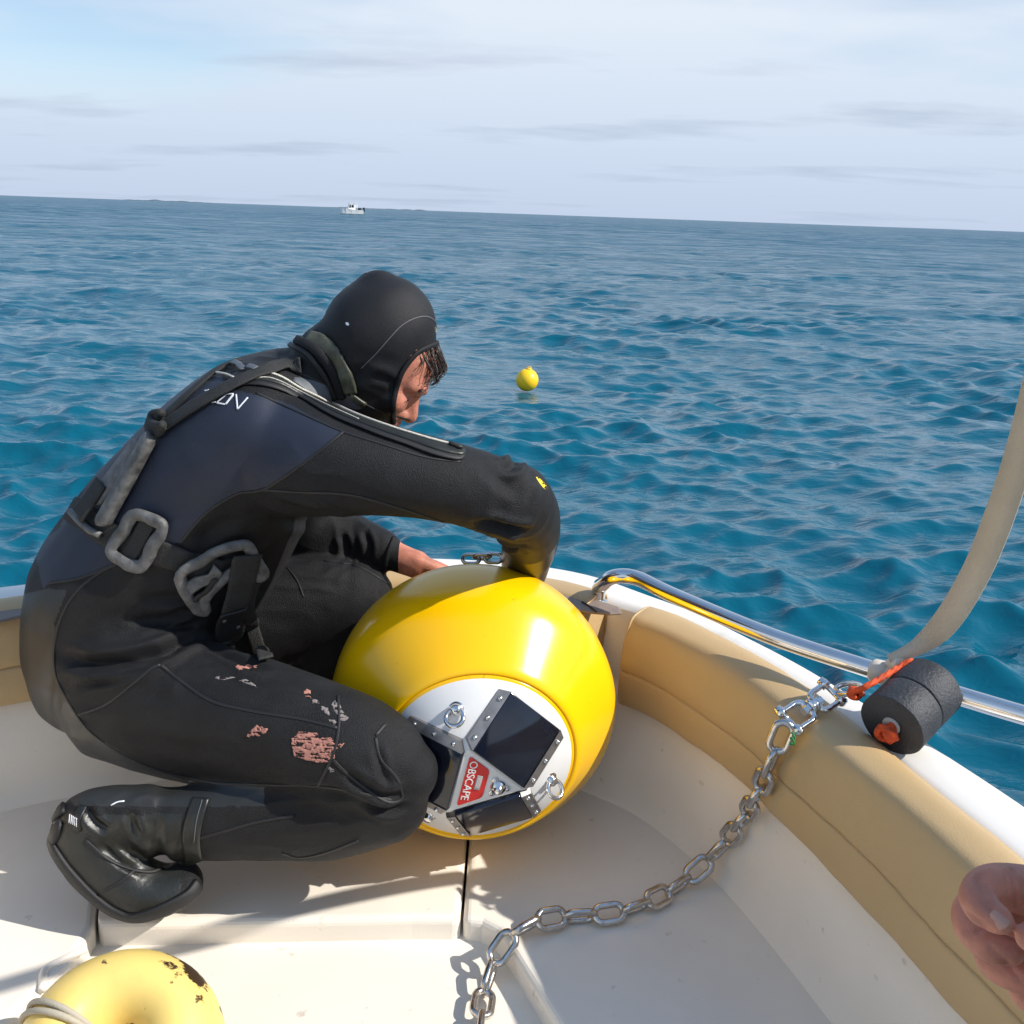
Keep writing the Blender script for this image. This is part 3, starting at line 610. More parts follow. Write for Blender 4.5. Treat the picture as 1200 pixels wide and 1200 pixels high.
# left (far) arm
limb_px([(335, 520, 1.78, 60, .065), (345, 580, 1.82, 52, .056), (365, 618, 1.83, 42, .048), (410, 632, 1.825, 33, .040), (452, 647, 1.80, 25, .032)])
limb_px([(450, 647, 1.80, 19, .026), (478, 658, 1.785, 17, .024), (490, 662, 1.78, 17, .024)])

# hands: chains in a local frame (x along the fingers, y to the thumb side, palm faces -z)
def hand_chains(curl, spread=0.0, thumb=((0.022, 0.030, -0.004), (0.045, 0.052, -0.014), (0.070, 0.058, -0.024), (0.090, 0.052, -0.034))):
    ch = []
    for y, th in ((0.028, 1.0), (0.009, 1.05), (-0.010, 1.0), (-0.028, 0.92)):
        ch.append(([(0.0, y * 0.62, 0), (0.045, y * 0.85, 0.003), (0.088, y, 0.002)], [0.0165 * th, 0.0155 * th, 0.0115 * th]))
    for i, (y, L, r) in enumerate(((0.029, 0.073, 0.0088), (0.0095, 0.082, 0.0092), (-0.0105, 0.075, 0.0088), (-0.029, 0.058, 0.0078))):
        p = np.array([0.088, y, 0.002]); a = 0.0; pts = [tuple(p)]; rr = [r * 1.15]; c = curl[i] if hasattr(curl[0], '__len__') else curl
        for s, ca in zip((0.46, 0.30, 0.24), c):
            a += ca; p = p + np.array([math.cos(a), spread * (1.5 - i) * 0.12, -math.sin(a)]) * L * s; pts.append(tuple(p)); rr.append(r * (1.02 - 0.10 * len(pts)) + 0.0012)
        ch.append((pts, rr))
    ch.append((list(thumb), [0.0150, 0.0120, 0.0105, 0.0088])); return ch
def frame(o, x, zhint):
    x = Vector(x).normalized(); z = Vector(zhint); z = (z - x * z.dot(x)).normalized(); y = z.cross(x)
    return Matrix(((x.x, y.x, z.x, o[0]), (x.y, y.y, z.y, o[1]), (x.z, y.z, z.z, o[2]), (0, 0, 0, 1)))
def add_hand(M, curl, mirror=False, scale=1.0, **k):
    for pts, rr in hand_chains(curl, **k):
        P = [tuple(M @ (Vector((p[0], -p[1] if mirror else p[1], p[2])) * scale)) for p in pts]; rr = [r * scale for r in rr]
        limb(P, rr, rr, seg=14, n=max(8, 4 * len(P)), up=(0.3, 0.2, 1))
wl = on_y(486, 661, 1.785)
add_hand(frame(wl, (0.72, 0.10, -0.38), (0.30, 0.62, 0.72)), (0.35, 0.6, 0.5))                # left hand laid over the far shoulder of the buoy
wr = on_y(611, 690, 1.805)
add_hand(frame(wr, (-0.15, 0.42, -0.85), (0.1, 0.85, 0.5)), (0.7, 1.0, 0.6))                    # right hand behind the buoy

# head
HC = on_y(439, 397, 1.60); hf = Vector((0.765, 0.05, -0.642)).normalized(); hs = Vector((0, -1, 0)); hs = (hs - hf * hs.dot(hf)).normalized(); hu = hs.cross(hf); hu = -hu if hu.z < 0 else hu
def H(f, u, s=0.0): return HC + hf * f + hu * u + hs * s
AX = (hf, hu, hs)
ell(H(0.000, 0.008), AX, (0.086, 0.098, 0.082), 32)
ell(H(0.020, -0.022), AX, (0.080, 0.092, 0.077), 32)
ell(H(0.043, -0.060), AX, (0.064, 0.082, 0.063), 28)
ell(H(-0.042, 0.052, 0.0), AX, (0.036, 0.044, 0.038), 20)
ell(H(0.062, 0.010), AX, (0.044, 0.050, 0.060), 24)
for s_ in (-1, 1):
    ell(H(0.076, -0.046, 0.038 * s_), AX, (0.028, 0.026, 0.026), 16)
    ell(H(0.083, -0.028, 0.031 * s_), AX, (0.0150, 0.0105, 0.015), 16)
    ell(H(0.108, -0.062, 0.010 * s_), AX, (0.0105, 0.0085, 0.0085), 12)
limb([tuple(H(0.086, -0.010, -0.05)), tuple(H(0.101, -0.008, -0.028)), tuple(H(0.104, -0.010, 0)), tuple(H(0.101, -0.008, 0.028)), tuple(H(0.086, -0.010, 0.05))], [.010, .0125, .011, .0125, .010], [.010, .0125, .011, .0125, .010], n=16, seg=14)
limb([tuple(H(0.100, -0.012)), tuple(H(0.110, -0.036)), tuple(H(0.121, -0.056)), tuple(H(0.118, -0.061))], [.0085, .0085, .0110, .0095], [.0085, .0085, .0110, .0095], n=14, seg=14)
ell(H(0.088, -0.085), AX, (0.024, 0.026, 0.030), 16); ell(H(0.080, -0.118), AX, (0.026, 0.022, 0.026), 16)
limb([tuple(H(0.106, -0.079, -0.018)), tuple(H(0.113, -0.080, 0)), tuple(H(0.106, -0.079, 0.018))], [.004, .006, .004], [.004, .006, .004], n=8, seg=10)
limb([tuple(H(-0.02, -0.03)), tuple(H(-0.035, -0.085)), tuple(on_y(370, 465, 1.62))], [.058, .054, .060], [.060, .060, .080])

me = bpy.data.meshes.new('raw'); me.from_pydata(VS, [], FS); me.update()
bm = bmesh.new(); bm.from_mesh(me); bmesh.ops.recalc_face_normals(bm, faces=bm.faces); bm.to_mesh(me); bm.free()
raw = bpy.data.objects.new('raw', me); COL.objects.link(raw)
rm = raw.modifiers.new('r', 'REMESH'); rm.mode = 'VOXEL'; rm.voxel_size = 0.0036; rm.adaptivity = 0
sm_ = raw.modifiers.new('s', 'SMOOTH'); sm_.factor = 0.5; sm_.iterations = 5
dg = bpy.context.evaluated_depsgraph_get(); dg.update()
bme = bpy.data.meshes.new_from_object(raw.evaluated_get(dg)); bpy.data.objects.remove(raw)
nv = len(bme.vertices); co = np.empty(nv * 3); bme.vertices.foreach_get('co', co); co = co.reshape(-1, 3)
quads = [tuple(p.vertices) for p in bme.polygons]
def proj_np(P):
    v = P - np.array(CAM); a = v @ np.array(fwd); return np.stack([600 + F * (v @ np.array(CR)) / a, 600 - F * (v @ np.array(CU)) / a], 1)
def normals():
    n = np.empty(nv * 3); bme.vertices.foreach_get('normal', n) if False else None
    bme.update(); nn = np.empty(nv * 3); bme.vertex_normals.foreach_get('vector', nn); return nn.reshape(-1, 3)
def set_co(): bme.vertices.foreach_set('co', co.ravel()); bme.update()
# extra smoothing where limbs merge (everything but head and hands)
edges = np.empty(len(bme.edges) * 2, np.int64); bme.edges.foreach_get('vertices', edges); edges = edges.reshape(-1, 2)
deg = np.bincount(edges.ravel(), minlength=nv).astype(float)
def lap(w, it):
    global co
    for _ in range(it):
        acc = np.zeros_like(co)
        for k in range(3): acc[:, k] = np.bincount(edges[:, 0], co[edges[:, 1], k], nv) + np.bincount(edges[:, 1], co[edges[:, 0], k], nv)
        co += (acc / np.maximum(deg, 1)[:, None] - co) * (0.6 * w[:, None])
dh = np.linalg.norm(co - np.array(HC), axis=1); dlh = np.linalg.norm(co - np.array(wl), axis=1); drh = np.linalg.norm(co - np.array(wr), axis=1)
face_c = np.array(H(0.085, -0.05)); dfc = np.linalg.norm(co - face_c, axis=1)
w = np.clip((dfc - 0.055) / 0.02, 0, 1) * np.clip((dlh - 0.03) / 0.03, 0, 1) * np.where(dlh < 0.2, np.clip((dlh - 0.12) / 0.02 + np.clip((np.array(wl)[0] - co[:, 0]) / 0.02, 0, 1), 0, 1), 1) * np.clip((drh - 0.09) / 0.02, 0, 1)
lap(w, 26); set_co()

BODY = BVHTree.FromPolygons([Vector(c) for c in co], quads)
def hit_body(px, py, bvh=None):
    d = ray(px, py); h = (bvh or BODY).ray_cast(CAM, d)
    if h[0] is not None: return h[0], h[1]
    # just off the outline: nearest surface point to that line of sight
    best = None
    for Y in np.linspace(1.30, 1.85, 12):
        q = (bvh or BODY).find_nearest(on_y(px, py, Y))
        if q[0] is not None and (best is None or q[3] < best[3]): best = q
    return best[0], best[1]
# creases pressed into the suit: (polyline, depth, width, bulge)
def crease(px, depth, width, bulge=0.5):
    P = even(crom([tuple(hit_body(x, y)[0]) for x, y in px], 60), 0.004)
    kd = KDTree(len(P)); [kd.insert(Vector(p), i) for i, p in enumerate(P)]; kd.balance()
    mn, mxx = P.min(0) - 4 * width, P.max(0) + 4 * width; nm = normals(); L = len(P)
    for i in np.where(np.all((co > mn) & (co < mxx), axis=1))[0]:
        _, idx, d = kd.find(Vector(co[i]))
        if d < 4 * width:
            tp = min(1.0, min(idx, L - 1 - idx) / (0.25 * L) + 0.15)
            x = d / width; g_ = math.exp(-x * x) - bulge * math.exp(-(x - 2.0) ** 2 / 0.7)
            co[i] -= nm[i] * depth * g_ * tp
CRE = [
 ([(72, 770), (110, 778), (150, 775), (190, 765), (215, 752), (240, 748)], .010, .010, .45),
 ([(95, 800), (130, 795), (165, 785), (185, 775)], .005, .007, .5),
 ([(150, 735), (190, 725), (225, 715)], .003, .008, .5), ([(160, 700), (200, 700), (235, 695)], .003, .008, .5),
 ([(190, 750), (215, 735), (236, 726)], .004, .006, .5),
 ([(236, 752), (255, 762), (285, 776), (310, 782)], .006, .008, .4),
 ([(400, 905), (430, 925), (455, 935), (480, 925)], .005, .008, .5), ([(420, 935), (450, 950), (478, 945)], .004, .007, .5),
 ([(440, 870), (447, 900), (458, 930)], .003, .006, .3),
 ([(330, 925), (380, 930), (430, 940)], .004, .009, .3),
 ([(560, 612), (590, 618), (620, 622)], .008, .008, .5), ([(585, 632), (605, 642), (615, 648)], .005, .006, .6),
 ([(583, 545), (598, 548), (606, 540)], .006, .007, .6), ([(560, 540), (590, 565), (612, 575)], .002, .010, .5),
 ([(330, 590), (370, 600), (410, 598)], .004, .012, .4), ([(300, 600), (340, 610), (380, 606)], .003, .010, .4),
 ([(186, 948), (180, 975), (186, 1000), (196, 1012)], .004, .009, .5), ([(150, 948), (158, 972), (178, 990)], .003, .007, .5),
 ([(100, 945), (112, 965), (128, 975)], .004, .006, .6), ([(118, 990), (140, 1010), (165, 1022)], .003, .005, .5),
 ([(400, 625), (405, 640), (402, 655)], .004, .006, .5), ([(425, 620), (432, 638), (432, 655)], .003, .006, .5),
 ([(410, 455), (420, 440), (430, 420)], .0015, .008, .4), ([(436, 440), (452, 446), (464, 452)], .0015, .006, .5),
 ([(300, 790), (340, 800), (380, 815)], .0025, .012, .5), ([(140, 860), (200, 875), (270, 880)], .002, .012, .5),
 ([(230, 640), (250, 620), (280, 605)], .003, .012, .4)]
for c_ in CRE: crease(c_[0], c_[1] * 1.5, *c_[2:])
JOINTS = [(on_y(x, y, Y), R_, Vector(d).normalized(), am) for x, y, Y, R_, d, am in ((200, 745, 1.42, .13, (1, 0, -.1), .0030), (250, 655, 1.47, .12, (1, 0, .1), .0022), (370, 590, 1.45, .12, (1, 0, -.2), .0026),
    (600, 590, 1.46, .10, (.3, .2, 1), .0030), (430, 940, 1.31, .10, (1, 0, 0), .0026), (330, 940, 1.33, .10, (1, 0, .1), .0022), (330, 440, 1.55, .10, (1, 0, -.5), .0022), (120, 830, 1.45, .12, (1, 0, .3), .0016),
    (410, 640, 1.80, .10, (0, 0, 1), .0024), (165, 965, 1.31, .08, (1, 0, 1), .0016), (430, 440, 1.52, .06, (1, 0, -.3), .0014), (350, 680, 1.72, .10, (1, 0, 0), .0020))]
jm = np.stack([np.linalg.norm(co - np.array(J[0]), axis=1) < J[1] for J in JOINTS], 1); jn = [np.nonzero(r_)[0] if r_.any() else () for r_ in jm]
nm = normals()
for i in range(nv):                          # slight unevenness of thick neoprene
    if w[i] > 0.5:
        p = Vector(co[i]); d_ = 0.0022 * noise.noise(p * 9) + 0.0012 * noise.noise(p * 23)
        for J, R_, dr, am in [JOINTS[k] for k in jn[i]]:
            q = (p - J).length
            if q < R_:
                v_ = p + dr * (p - J).dot(dr) * -0.72          # stretch the folds along one direction
                rg = 1 - abs(noise.noise(v_ * 34 + Vector((J.x * 9, 3, 1)))) * 2.2
                d_ += 1.45 * am * (rg - 0.5) * (1 - (q / R_) ** 2)
        co[i] += nm[i] * d_
set_co()
BODY = BVHTree.FromPolygons([Vector(c) for c in co], quads)
# panel layout: which material covers which patch of the suit
def inpoly(P, poly):
    x, y = P[:, 0], P[:, 1]; r = np.zeros(len(P), bool); n = len(poly)
    for i in range(n):
        x0, y0 = poly[i]; x1, y1 = poly[(i + 1) % n]
        c = ((y0 > y) != (y1 > y)) & (x < (x1 - x0) * (y - y0) / (y1 - y0 + 1e-9) + x0); r ^= c
    return r
fcn = np.array([co[list(q)].mean(0) for q in quads]); fp = proj_np(fcn); mi = np.zeros(len(quads), np.int32)
torso = (fcn[:, 2] > 0.2) & (np.linalg.norm(fcn - np.array(HC), axis=1) > 0.12)
NAVY = [(70, 615), (150, 505), (250, 425), (268, 455), (330, 470), (402, 506), (360, 540), (310, 573), (275, 578), (240, 602), (213, 635), (150, 650)]
LOWB = [(50, 690), (40, 640), (95, 600), (140, 650), (132, 662), (95, 676), (58, 684)]
SLK = [(56, 690), (10, 700), (0, 860), (90, 945), (310, 945), (310, 918), (240, 918), (172, 898), (110, 862), (78, 822), (64, 780), (64, 730), (78, 692)]
for poly, k, cond in ((NAVY, 1, torso & ~((fcn[:, 1] < 1.52) & (fp[:, 0] > 402))), (LOWB, 1, torso), (SLK, 5, torso | True)): mi[inpoly(fp, poly) & cond] = k
mi[(np.linalg.norm(fcn - np.array(HC), axis=1) < 0.128) & (fp[:, 1] < 492)] = 2
SKIN = [(459, 497), (459, 474), (462, 456), (468, 438), (476, 424), (487, 411), (498, 406), (512, 402), (535, 402), (535, 505), (455, 505)]
lf = fcn - np.array(HC); fl_ = lf @ np.array(hf); ul_ = lf @ np.array(hu); sl_ = np.abs(lf @ np.array(hs))
# the opening of the hood: an oval round the face, the same on both sides of the head
near = proj_np(np.array(HC) + fl_[:, None] * np.array(hf) + ul_[:, None] * np.array(hu) + np.minimum(sl_, 0.07)[:, None] * np.array(hs))
mi[(np.linalg.norm(fcn - np.array(HC), axis=1) < 0.16) & inpoly(near, SKIN) & (fl_ > 0.02) & (fp[:, 1] < 520)] = 3
mi[(fp[:, 0] < 212) & (fp[:, 1] > 925) & (fcn[:, 1] < 1.45) & (fcn[:, 2] < 0.19)] = 4
mi[(fcn[:, 2] < 0.10) & (fcn[:, 1] > 1.70)] = 4
mi[inpoly(fp, [(575, 622), (600, 628), (660, 622), (670, 700), (560, 700)]) & (fcn[:, 1] > 1.58)] = 6
wrist = np.array(on_y(468, 654, 1.79)); mi[((fcn[:, 0] > wrist[0]) & (np.linalg.norm(fcn - np.array(wl), axis=1) < 0.21) & (fcn[:, 1] > 1.72))] = 3
mi[np.linalg.norm(fcn - np.array(wr + (Vector((-0.15, 0.42, -0.85)).normalized() * 0.10)), axis=1) < 0.09] = 3
for q in (M_NEO, M_NAVY, M_HOOD, M_SKIN, M_BOOT, M_SLK, M_CUFF): bme.materials.append(q)
bme.polygons.foreach_set('material_index', mi); bme.polygons.foreach_set('use_smooth', np.ones(len(quads), bool)); bme.update(); bme.name = 'body'
diver = thing('person', (-0.42, 1.5, 0.0), 'person in black diving suit and hood kneeling over the yellow buoy', 'person')
body = bpy.data.objects.new('body', bme); COL.objects.link(body); set_parent(body, diver)

# --- things laid on the suit, following its surface
def surf(px, n=60, step=0.003, bvh=None):
    P = crom([(float(x), float(y)) for x, y in px], n); H_ = [hit_body(x, y, bvh) for x, y in P]
    D = np.array([(*h[0], *h[1]) for h in H_]); D[:, :3] = smooth_poly(D[:, :3], 1); D[:, 3:] = smooth_poly(D[:, 3:], 4)
    E = even(D[:, :3], step); s = np.linspace(0, 1, len(D)); dd = np.concatenate([[0], np.cumsum(np.linalg.norm(np.diff(D[:, :3], axis=0), axis=1))]); q = np.linspace(0, dd[-1], len(E))
    N = np.stack([np.interp(q, dd, D[:, 3 + k]) for k in range(3)], 1); return E, N
def ribbon(px, width, th, m, name, parent, lift=0.0, n=60, w1=None, round_=False, step=0.004, bvh=None, jag=0.0):
    E, N = surf(px, n, step, bvh); V = []; Fc = []; L = len(E)
    for i in range(L):
        p = Vector(E[i]); t = Vector(E[min(i + 1, L - 1)] - E[max(i - 1, 0)]).normalized(); nn = Vector(N[i]); nn = (nn - t * nn.dot(t)).normalized(); s = t.cross(nn)
        ww = width / 2 if w1 is None else (width + (w1 - width) * i / (L - 1)) / 2
        if round_: ww *= min(1, math.sqrt(max(0.02, 1 - (1 - min(1, min(i, L - 1 - i) * step / ww)) ** 2)))
        if jag: ww *= 1 + jag * noise.noise(Vector((i * 0.9, width * 1000, 3)))
        for a, b in ((-1, -0.6), (-1, 0.6), (-0.7, 1), (0.7, 1), (1, 0.6), (1, -0.6)): V.append(p + s * (ww * a) + nn * (lift + th * b))
    for i in range(L - 1):
        for k in range(6): l = (k + 1) % 6; Fc.append((i * 6 + k, i * 6 + l, i * 6 + 6 + l, i * 6 + 6 + k))
    Fc += [tuple(range(5, -1, -1)), tuple(range((L - 1) * 6, L * 6))]
    o = mesh_obj(name, V, Fc, m, parent)
    bm = bmesh.new(); bm.from_mesh(o.data); bmesh.ops.recalc_face_normals(bm, faces=bm.faces); bm.to_mesh(o.data); bm.free(); return o
def patch(poly, th, m, name, parent, lift=0.0005, cuts=3, ragged=0.0, holes=None, emin=5):
    P = crom([(float(x), float(y)) for x, y in poly], len(poly) * 3, closed=True) if ragged >= 0 else np.array(poly, float)
    if ragged: P = P + np.array([[ragged * noise.noise(Vector((i * 0.8, poly[0][0], 0))), ragged * noise.noise(Vector((i * 0.8, poly[0][1], 5)))] for i in range(len(P))])
    bm = bmesh.new(); bm.faces.new([bm.verts.new((x, y, 0)) for x, y in P]); bmesh.ops.triangulate(bm, faces=bm.faces)
    for _ in range(cuts): bmesh.ops.subdivide_edges(bm, edges=[e for e in bm.edges if e.calc_length() > emin], cuts=1, use_grid_fill=True)
    bmesh.ops.triangulate(bm, faces=bm.faces)
    if holes is not None:
        dead = []
        for f in bm.faces:
            c = f.calc_center_median(); n_ = noise.noise(Vector((c.x * 0.09, c.y * 0.40, 2))) + 0.6 * noise.noise(Vector((c.x * 0.30, c.y * 0.8, 7)))
            if n_ > holes: dead.append(f)
        if len(dead) < len(bm.faces): bmesh.ops.delete(bm, geom=dead, context='FACES')
    vs = list(bm.verts); bd = {v for e in bm.edges if e.is_boundary for v in e.verts}
    for v in vs:
        h, n = hit_body(v.co.x, v.co.y); v.co = h + n * (lift + (th if v not in bd else -0.0004))
    return bm_obj(name, bm, m, parent)
# seams
SEAMS = [
 [(402, 506), (360, 540), (310, 573), (278, 579), (242, 601), (213, 634)],
 [(306, 574), (350, 577), (410, 580), (470, 596), (520, 612)],
 [(150, 655), (115, 672), (84, 700), (66, 740), (64, 785), (80, 822), (110, 862), (172, 898), (240, 916), (300, 920), (380, 922), (460, 938)],
 [(58, 683), (95, 677), (134, 661)],
 [(92, 838), (125, 825), (155, 802), (178, 783), (188, 779)],
 [(188, 779), (215, 800), (250, 822), (300, 834), (350, 842), (384, 850), (395, 853)],
 [(396, 815), (397, 850), (390, 885), (372, 922)],
 [(440, 862), (452, 848)], [(440, 864), (446, 890), (465, 912), (472, 935), (455, 940), (430, 925), (405, 905), (390, 890)],
 [(345, 956), (300, 964), (250, 978), (225, 985)], [(420, 985), (380, 1000), (350, 1005), (330, 1000)]]
for sm in SEAMS: ribbon(sm, 0.0042, 0.0009, M_SEAM, 'seam', body, 0.0004)
for sm in ([(336, 432), (370, 445), (410, 463), (440, 480), (480, 492)], [(300, 460), (350, 483), (400, 505), (450, 521), (500, 536), (540, 541)]): ribbon(sm, 0.003, 0.0008, M_SEAM, 'seam', body, 0.0004)
# hood: stitched visor line, rim round the face, small print
hood_st = [(423, 432), (440, 415), (455, 398), (470, 382), (486, 373), (500, 371), (509, 376), (514, 384)]
ribbon(hood_st, 0.0016, 0.0006, M_STIT, 'hood_stitching', body, 0.0005)
ribbon([(381, 366), (390, 352), (402, 336), (415, 324), (430, 320)], 0.0014, 0.0006, M_STIT, 'hood_stitching', body, 0.0005)
ribbon([(461, 496), (461, 474), (464, 456), (470, 438), (478, 425), (489, 413), (500, 407), (513, 402), (518, 400)], 0.0075, 0.0030, M_HOOD, 'hood_edge', body, 0.0012)
patch([(510, 383), (513, 385), (516, 390), (513, 391), (510, 388)], 0.0008, M_YLG, 'hood_print', body, cuts=1)
patch([(405, 378), (408, 378), (409, 381), (406, 381)], 0.0006, M_LOGO, 'hood_mark', body, cuts=1)
patch([(628, 559), (635, 563), (642, 572), (637, 572)], 0.0008, M_YLG, 'sleeve_print', body, cuts=1)
# collar: black roll with an olive inner flap
ribbon([(362, 396), (380, 402), (395, 418), (405, 438), (412, 460)], 0.022, 0.0035, M_OLIV, 'collar_flap', body, 0.003, jag=0.15)
ribbon([(350, 400), (368, 408), (384, 424), (395, 444), (402, 466)], 0.014, 0.005, M_NEO, 'collar_roll', body, 0.004)
ribbon([(340, 404), (358, 413), (374, 430), (386, 450), (393, 468)], 0.008, 0.003, M_SEAM, 'collar_roll', body, 0.003)
ribbon([(412, 462), (420, 468), (428, 474)], 0.010, 0.003, M_OLIV, 'collar_flap', body, 0.004)
patch([(345, 442), (375, 448), (405, 460), (428, 472), (420, 480), (395, 474), (365, 462), (348, 455)], 0.0012, M_GREY, 'shoulder_panel', body)
# zip: wide tape with a stadium end, two toothed edges, slider
zp = [(268, 446), (290, 443), (310, 444), (335, 452), (360, 466), (400, 486), (440, 501), (480, 514), (520, 527), (545, 532)]
zt = ribbon(zp, 0.036, 0.0016, M_SEAM, 'zip_tape', body, 0.0016, n=90, round_=True)
zt2 = ribbon([(x, y - 1) for x, y in zp[1:]], 0.021, 0.0026, M_BOOT, 'zip_flap', zt, 0.0030, n=90, round_=True)
zl = [(266, 440), (275, 443), (282, 446)]
tee = ribbon([(292, 446), (300, 441), (312, 440), (330, 446), (350, 458), (380, 473), (420, 491), (460, 505), (500, 517), (530, 525)], 0.0036, 0.0018, M_TEETH, 'zip_teeth', zt, 0.0062, n=90)
ribbon([(293, 449), (302, 446), (316, 446), (332, 452), (352, 463), (382, 478), (420, 495)], 0.0016, 0.0010, M_TEETH, 'zip_teeth', zt, 0.0054, n=90)
ribbon([(255, 439), (266, 441), (276, 445)], 0.003, 0.0018, M_TEETH, 'zip_teeth', zt, 0.004)
ribbon([(524, 524), (532, 526), (540, 530)], 0.008, 0.0040, M_BOOT, 'zip_slider', zt, 0.006, round_=True)
# print on the back
def letter(strokes):
    for st in strokes: ribbon([(240 + x / 10, 400 + y / 10) for x, y in st], 0.0022, 0.0005, M_LOGO, 'back_print', body, 0.0009, n=24, step=0.002)
letter([[(90, 718), (132, 712)], [(265, 620), (338, 620)], [(338, 620), (240, 742)], [(240, 742), (140, 722)], [(140, 722), (265, 620)], [(335, 635), (250, 742)], [(370, 625), (386, 798)], [(386, 798), (505, 662)], [(0, 580), (60, 585)], [(10, 640), (45, 570)]])
# harness straps
hb = ribbon([(183, 512), (205, 495), (235, 475), (262, 460), (290, 446), (325, 432), (355, 428)], 0.024, 0.0022, M_WEB, 'harness_strap', body, 0.0065, n=60)
ribbon([(180, 505), (205, 480), (235, 452), (258, 434), (280, 424)], 0.020, 0.0022, M_WEB, 'harness_strap', body, 0.004, n=40)
ribbon([(275, 428), (283, 433), (287, 438)], 0.010, 0.001, M_GREY, 'strap_tab', body, 0.008); ribbon([(292, 434), (298, 436), (302, 438)], 0.010, 0.001, M_GREY, 'strap_tab', body, 0.010)
for k in range(3):
    kp = [hit_body(188 + 4 * k + 9 * math.cos(a), 503 - 3 * k + 7 * math.sin(a)) for a in np.linspace(0.4 * k, 5.2, 14)]
    tube_obj('strap_knot', [tuple(h + n * (0.008 + 0.004 * k)) for h, n in kp], 0.0065, M_WEB, hb, 8)
# weight belt with four cast weights
belt = ribbon([(84, 596), (100, 606), (125, 624), (160, 640), (195, 650), (225, 660), (255, 667), (276, 666)], 0.040, 0.0024, M_WEB, 'weight_belt', body, 0.003, n=80)
def surf_frame(px, py, px2, py2):
    p, n = hit_body(px, py); q, _ = hit_body(px2, py2); t = (q - p); t = (t - n * t.dot(n)).normalized(); return p, t, n, n.cross(t)
def frame_weight(pts_px, r, lift, name, hole_strap=True, flat=1.5):
    """cast ring: closed outline laid on the belt"""
    P = [hit_body(x, y) for x, y in crom(pts_px, 56, closed=True)]; nav = sum((n for _, n in P), Vector()).normalized(); c = sum((p for p, _ in P), Vector()) / len(P)
    mx_ = max((p - c).dot(nav) for p, _ in P)
    pts = []
    for p, n in P:
        d = p - c; h = d.dot(nav); pts.append(p + nav * ((mx_ * 0.5 - h) * 0.55 + lift))
    V, Fc = sweep([tuple(p) for p in pts], [(r * flat, r)] * len(pts), 12, False, up=tuple(nav), closed=True)
    V = [Vector(v) + Vector((noise.noise(Vector(v) * 60), noise.noise(Vector(v) * 60 + Vector((5, 5, 5))), noise.noise(Vector(v) * 60 - Vector((5, 5, 5))))) * 0.0022 for v in V]
    return mesh_obj(name, V, Fc, M_LEAD, body), c, nav
w1, c1, n1_ = frame_weight([(163, 602), (178, 606), (192, 613), (193, 622), (182, 640), (174, 658), (166, 663), (150, 658), (136, 648), (136, 638), (148, 622), (156, 607)], 0.0068, 0.009, 'lead_weight')
w1['label'] = 'square cast lead ring threaded on the belt'
ribbon([(150, 655), (160, 640), (170, 622), (176, 612)], 0.026, 0.002, M_WEB, 'weight_strap', w1, 0.006)
w2, c2, n2_ = frame_weight([(209, 664), (230, 652), (255, 640), (282, 634), (289, 637), (300, 655), (306, 664), (298, 668), (278, 660), (262, 672), (240, 692), (236, 700), (238, 712), (228, 706), (214, 686)], 0.0062, 0.013, 'lead_weight')
w2['label'] = 'angular cast lead buckle weight with a strap through it'
p, t, n, s = surf_frame(226, 690, 256, 660)
ribbon([(218, 688), (235, 678), (255, 662)], 0.020, 0.003, M_LEAD, 'weight_bar', w2, 0.014)
ribbon([(222, 696), (238, 686), (252, 672)], 0.008, 0.003, M_WEB, 'weight_slot', w2, 0.017)
# hanging strap end with two rivets
hs_ = ribbon([(286, 642), (282, 660), (275, 682), (268, 705), (264, 722), (262, 745)], 0.044, 0.0025, M_WEB, 'hanging_strap', body, 0.020, n=40, jag=0.06)
ribbon([(300, 668), (290, 690), (286, 712), (296, 735), (306, 768), (312, 778)], 0.024, 0.0022, M_WEB, 'hanging_strap', body, 0.010, n=40, jag=0.2)
pt = ribbon([(266, 704), (262, 722), (256, 746)], 0.044, 0.0022, M_SEAM, 'strap_end', hs_, 0.0245, n=20)
for x, y in ((254, 713), (271, 721)):
    h, n = hit_body(x, y); lathe([(0, 0.0034), (0.0016, 0.003), (0.0018, 0.0014), (0.0010, 0.0)], h + n * 0.027, n, M_LEAD, 'rivet', pt, 12)
# slab weights on the back of the belt
def slab_weight(a, b, wpx, th, lift, name, m=M_LEAD):
    return ribbon([a, ((a[0] * 2 + b[0]) / 3, (a[1] * 2 + b[1]) / 3), ((a[0] + 2 * b[0]) / 3, (a[1] + 2 * b[1]) / 3), b], wpx, th, m, name, body, lift, n=20, round_=True, step=0.003)
w3 = slab_weight((187, 512), (125, 616), 0.024, 0.0100, 0.012, 'lead_weight'); w3['label'] = 'long flat cast lead bar along the back'
w4 = slab_weight((172, 518), (118, 592), 0.034, 0.006, 0.010, 'lead_weight', M_LEAD); w4['label'] = 'pale flat weight beside the long bar'
ribbon([(130, 570), (115, 592), (104, 606)], 0.036, 0.003, M_WEB, 'weight_strap', w4, 0.018, n=20)
tube_obj('belt_buckle', [tuple(hit_body(x, y)[0] + hit_body(x, y)[1] * 0.012) for x, y in ((90, 602), (100, 612), (112, 622), (124, 628))], 0.0055, M_LEAD, belt, 10)
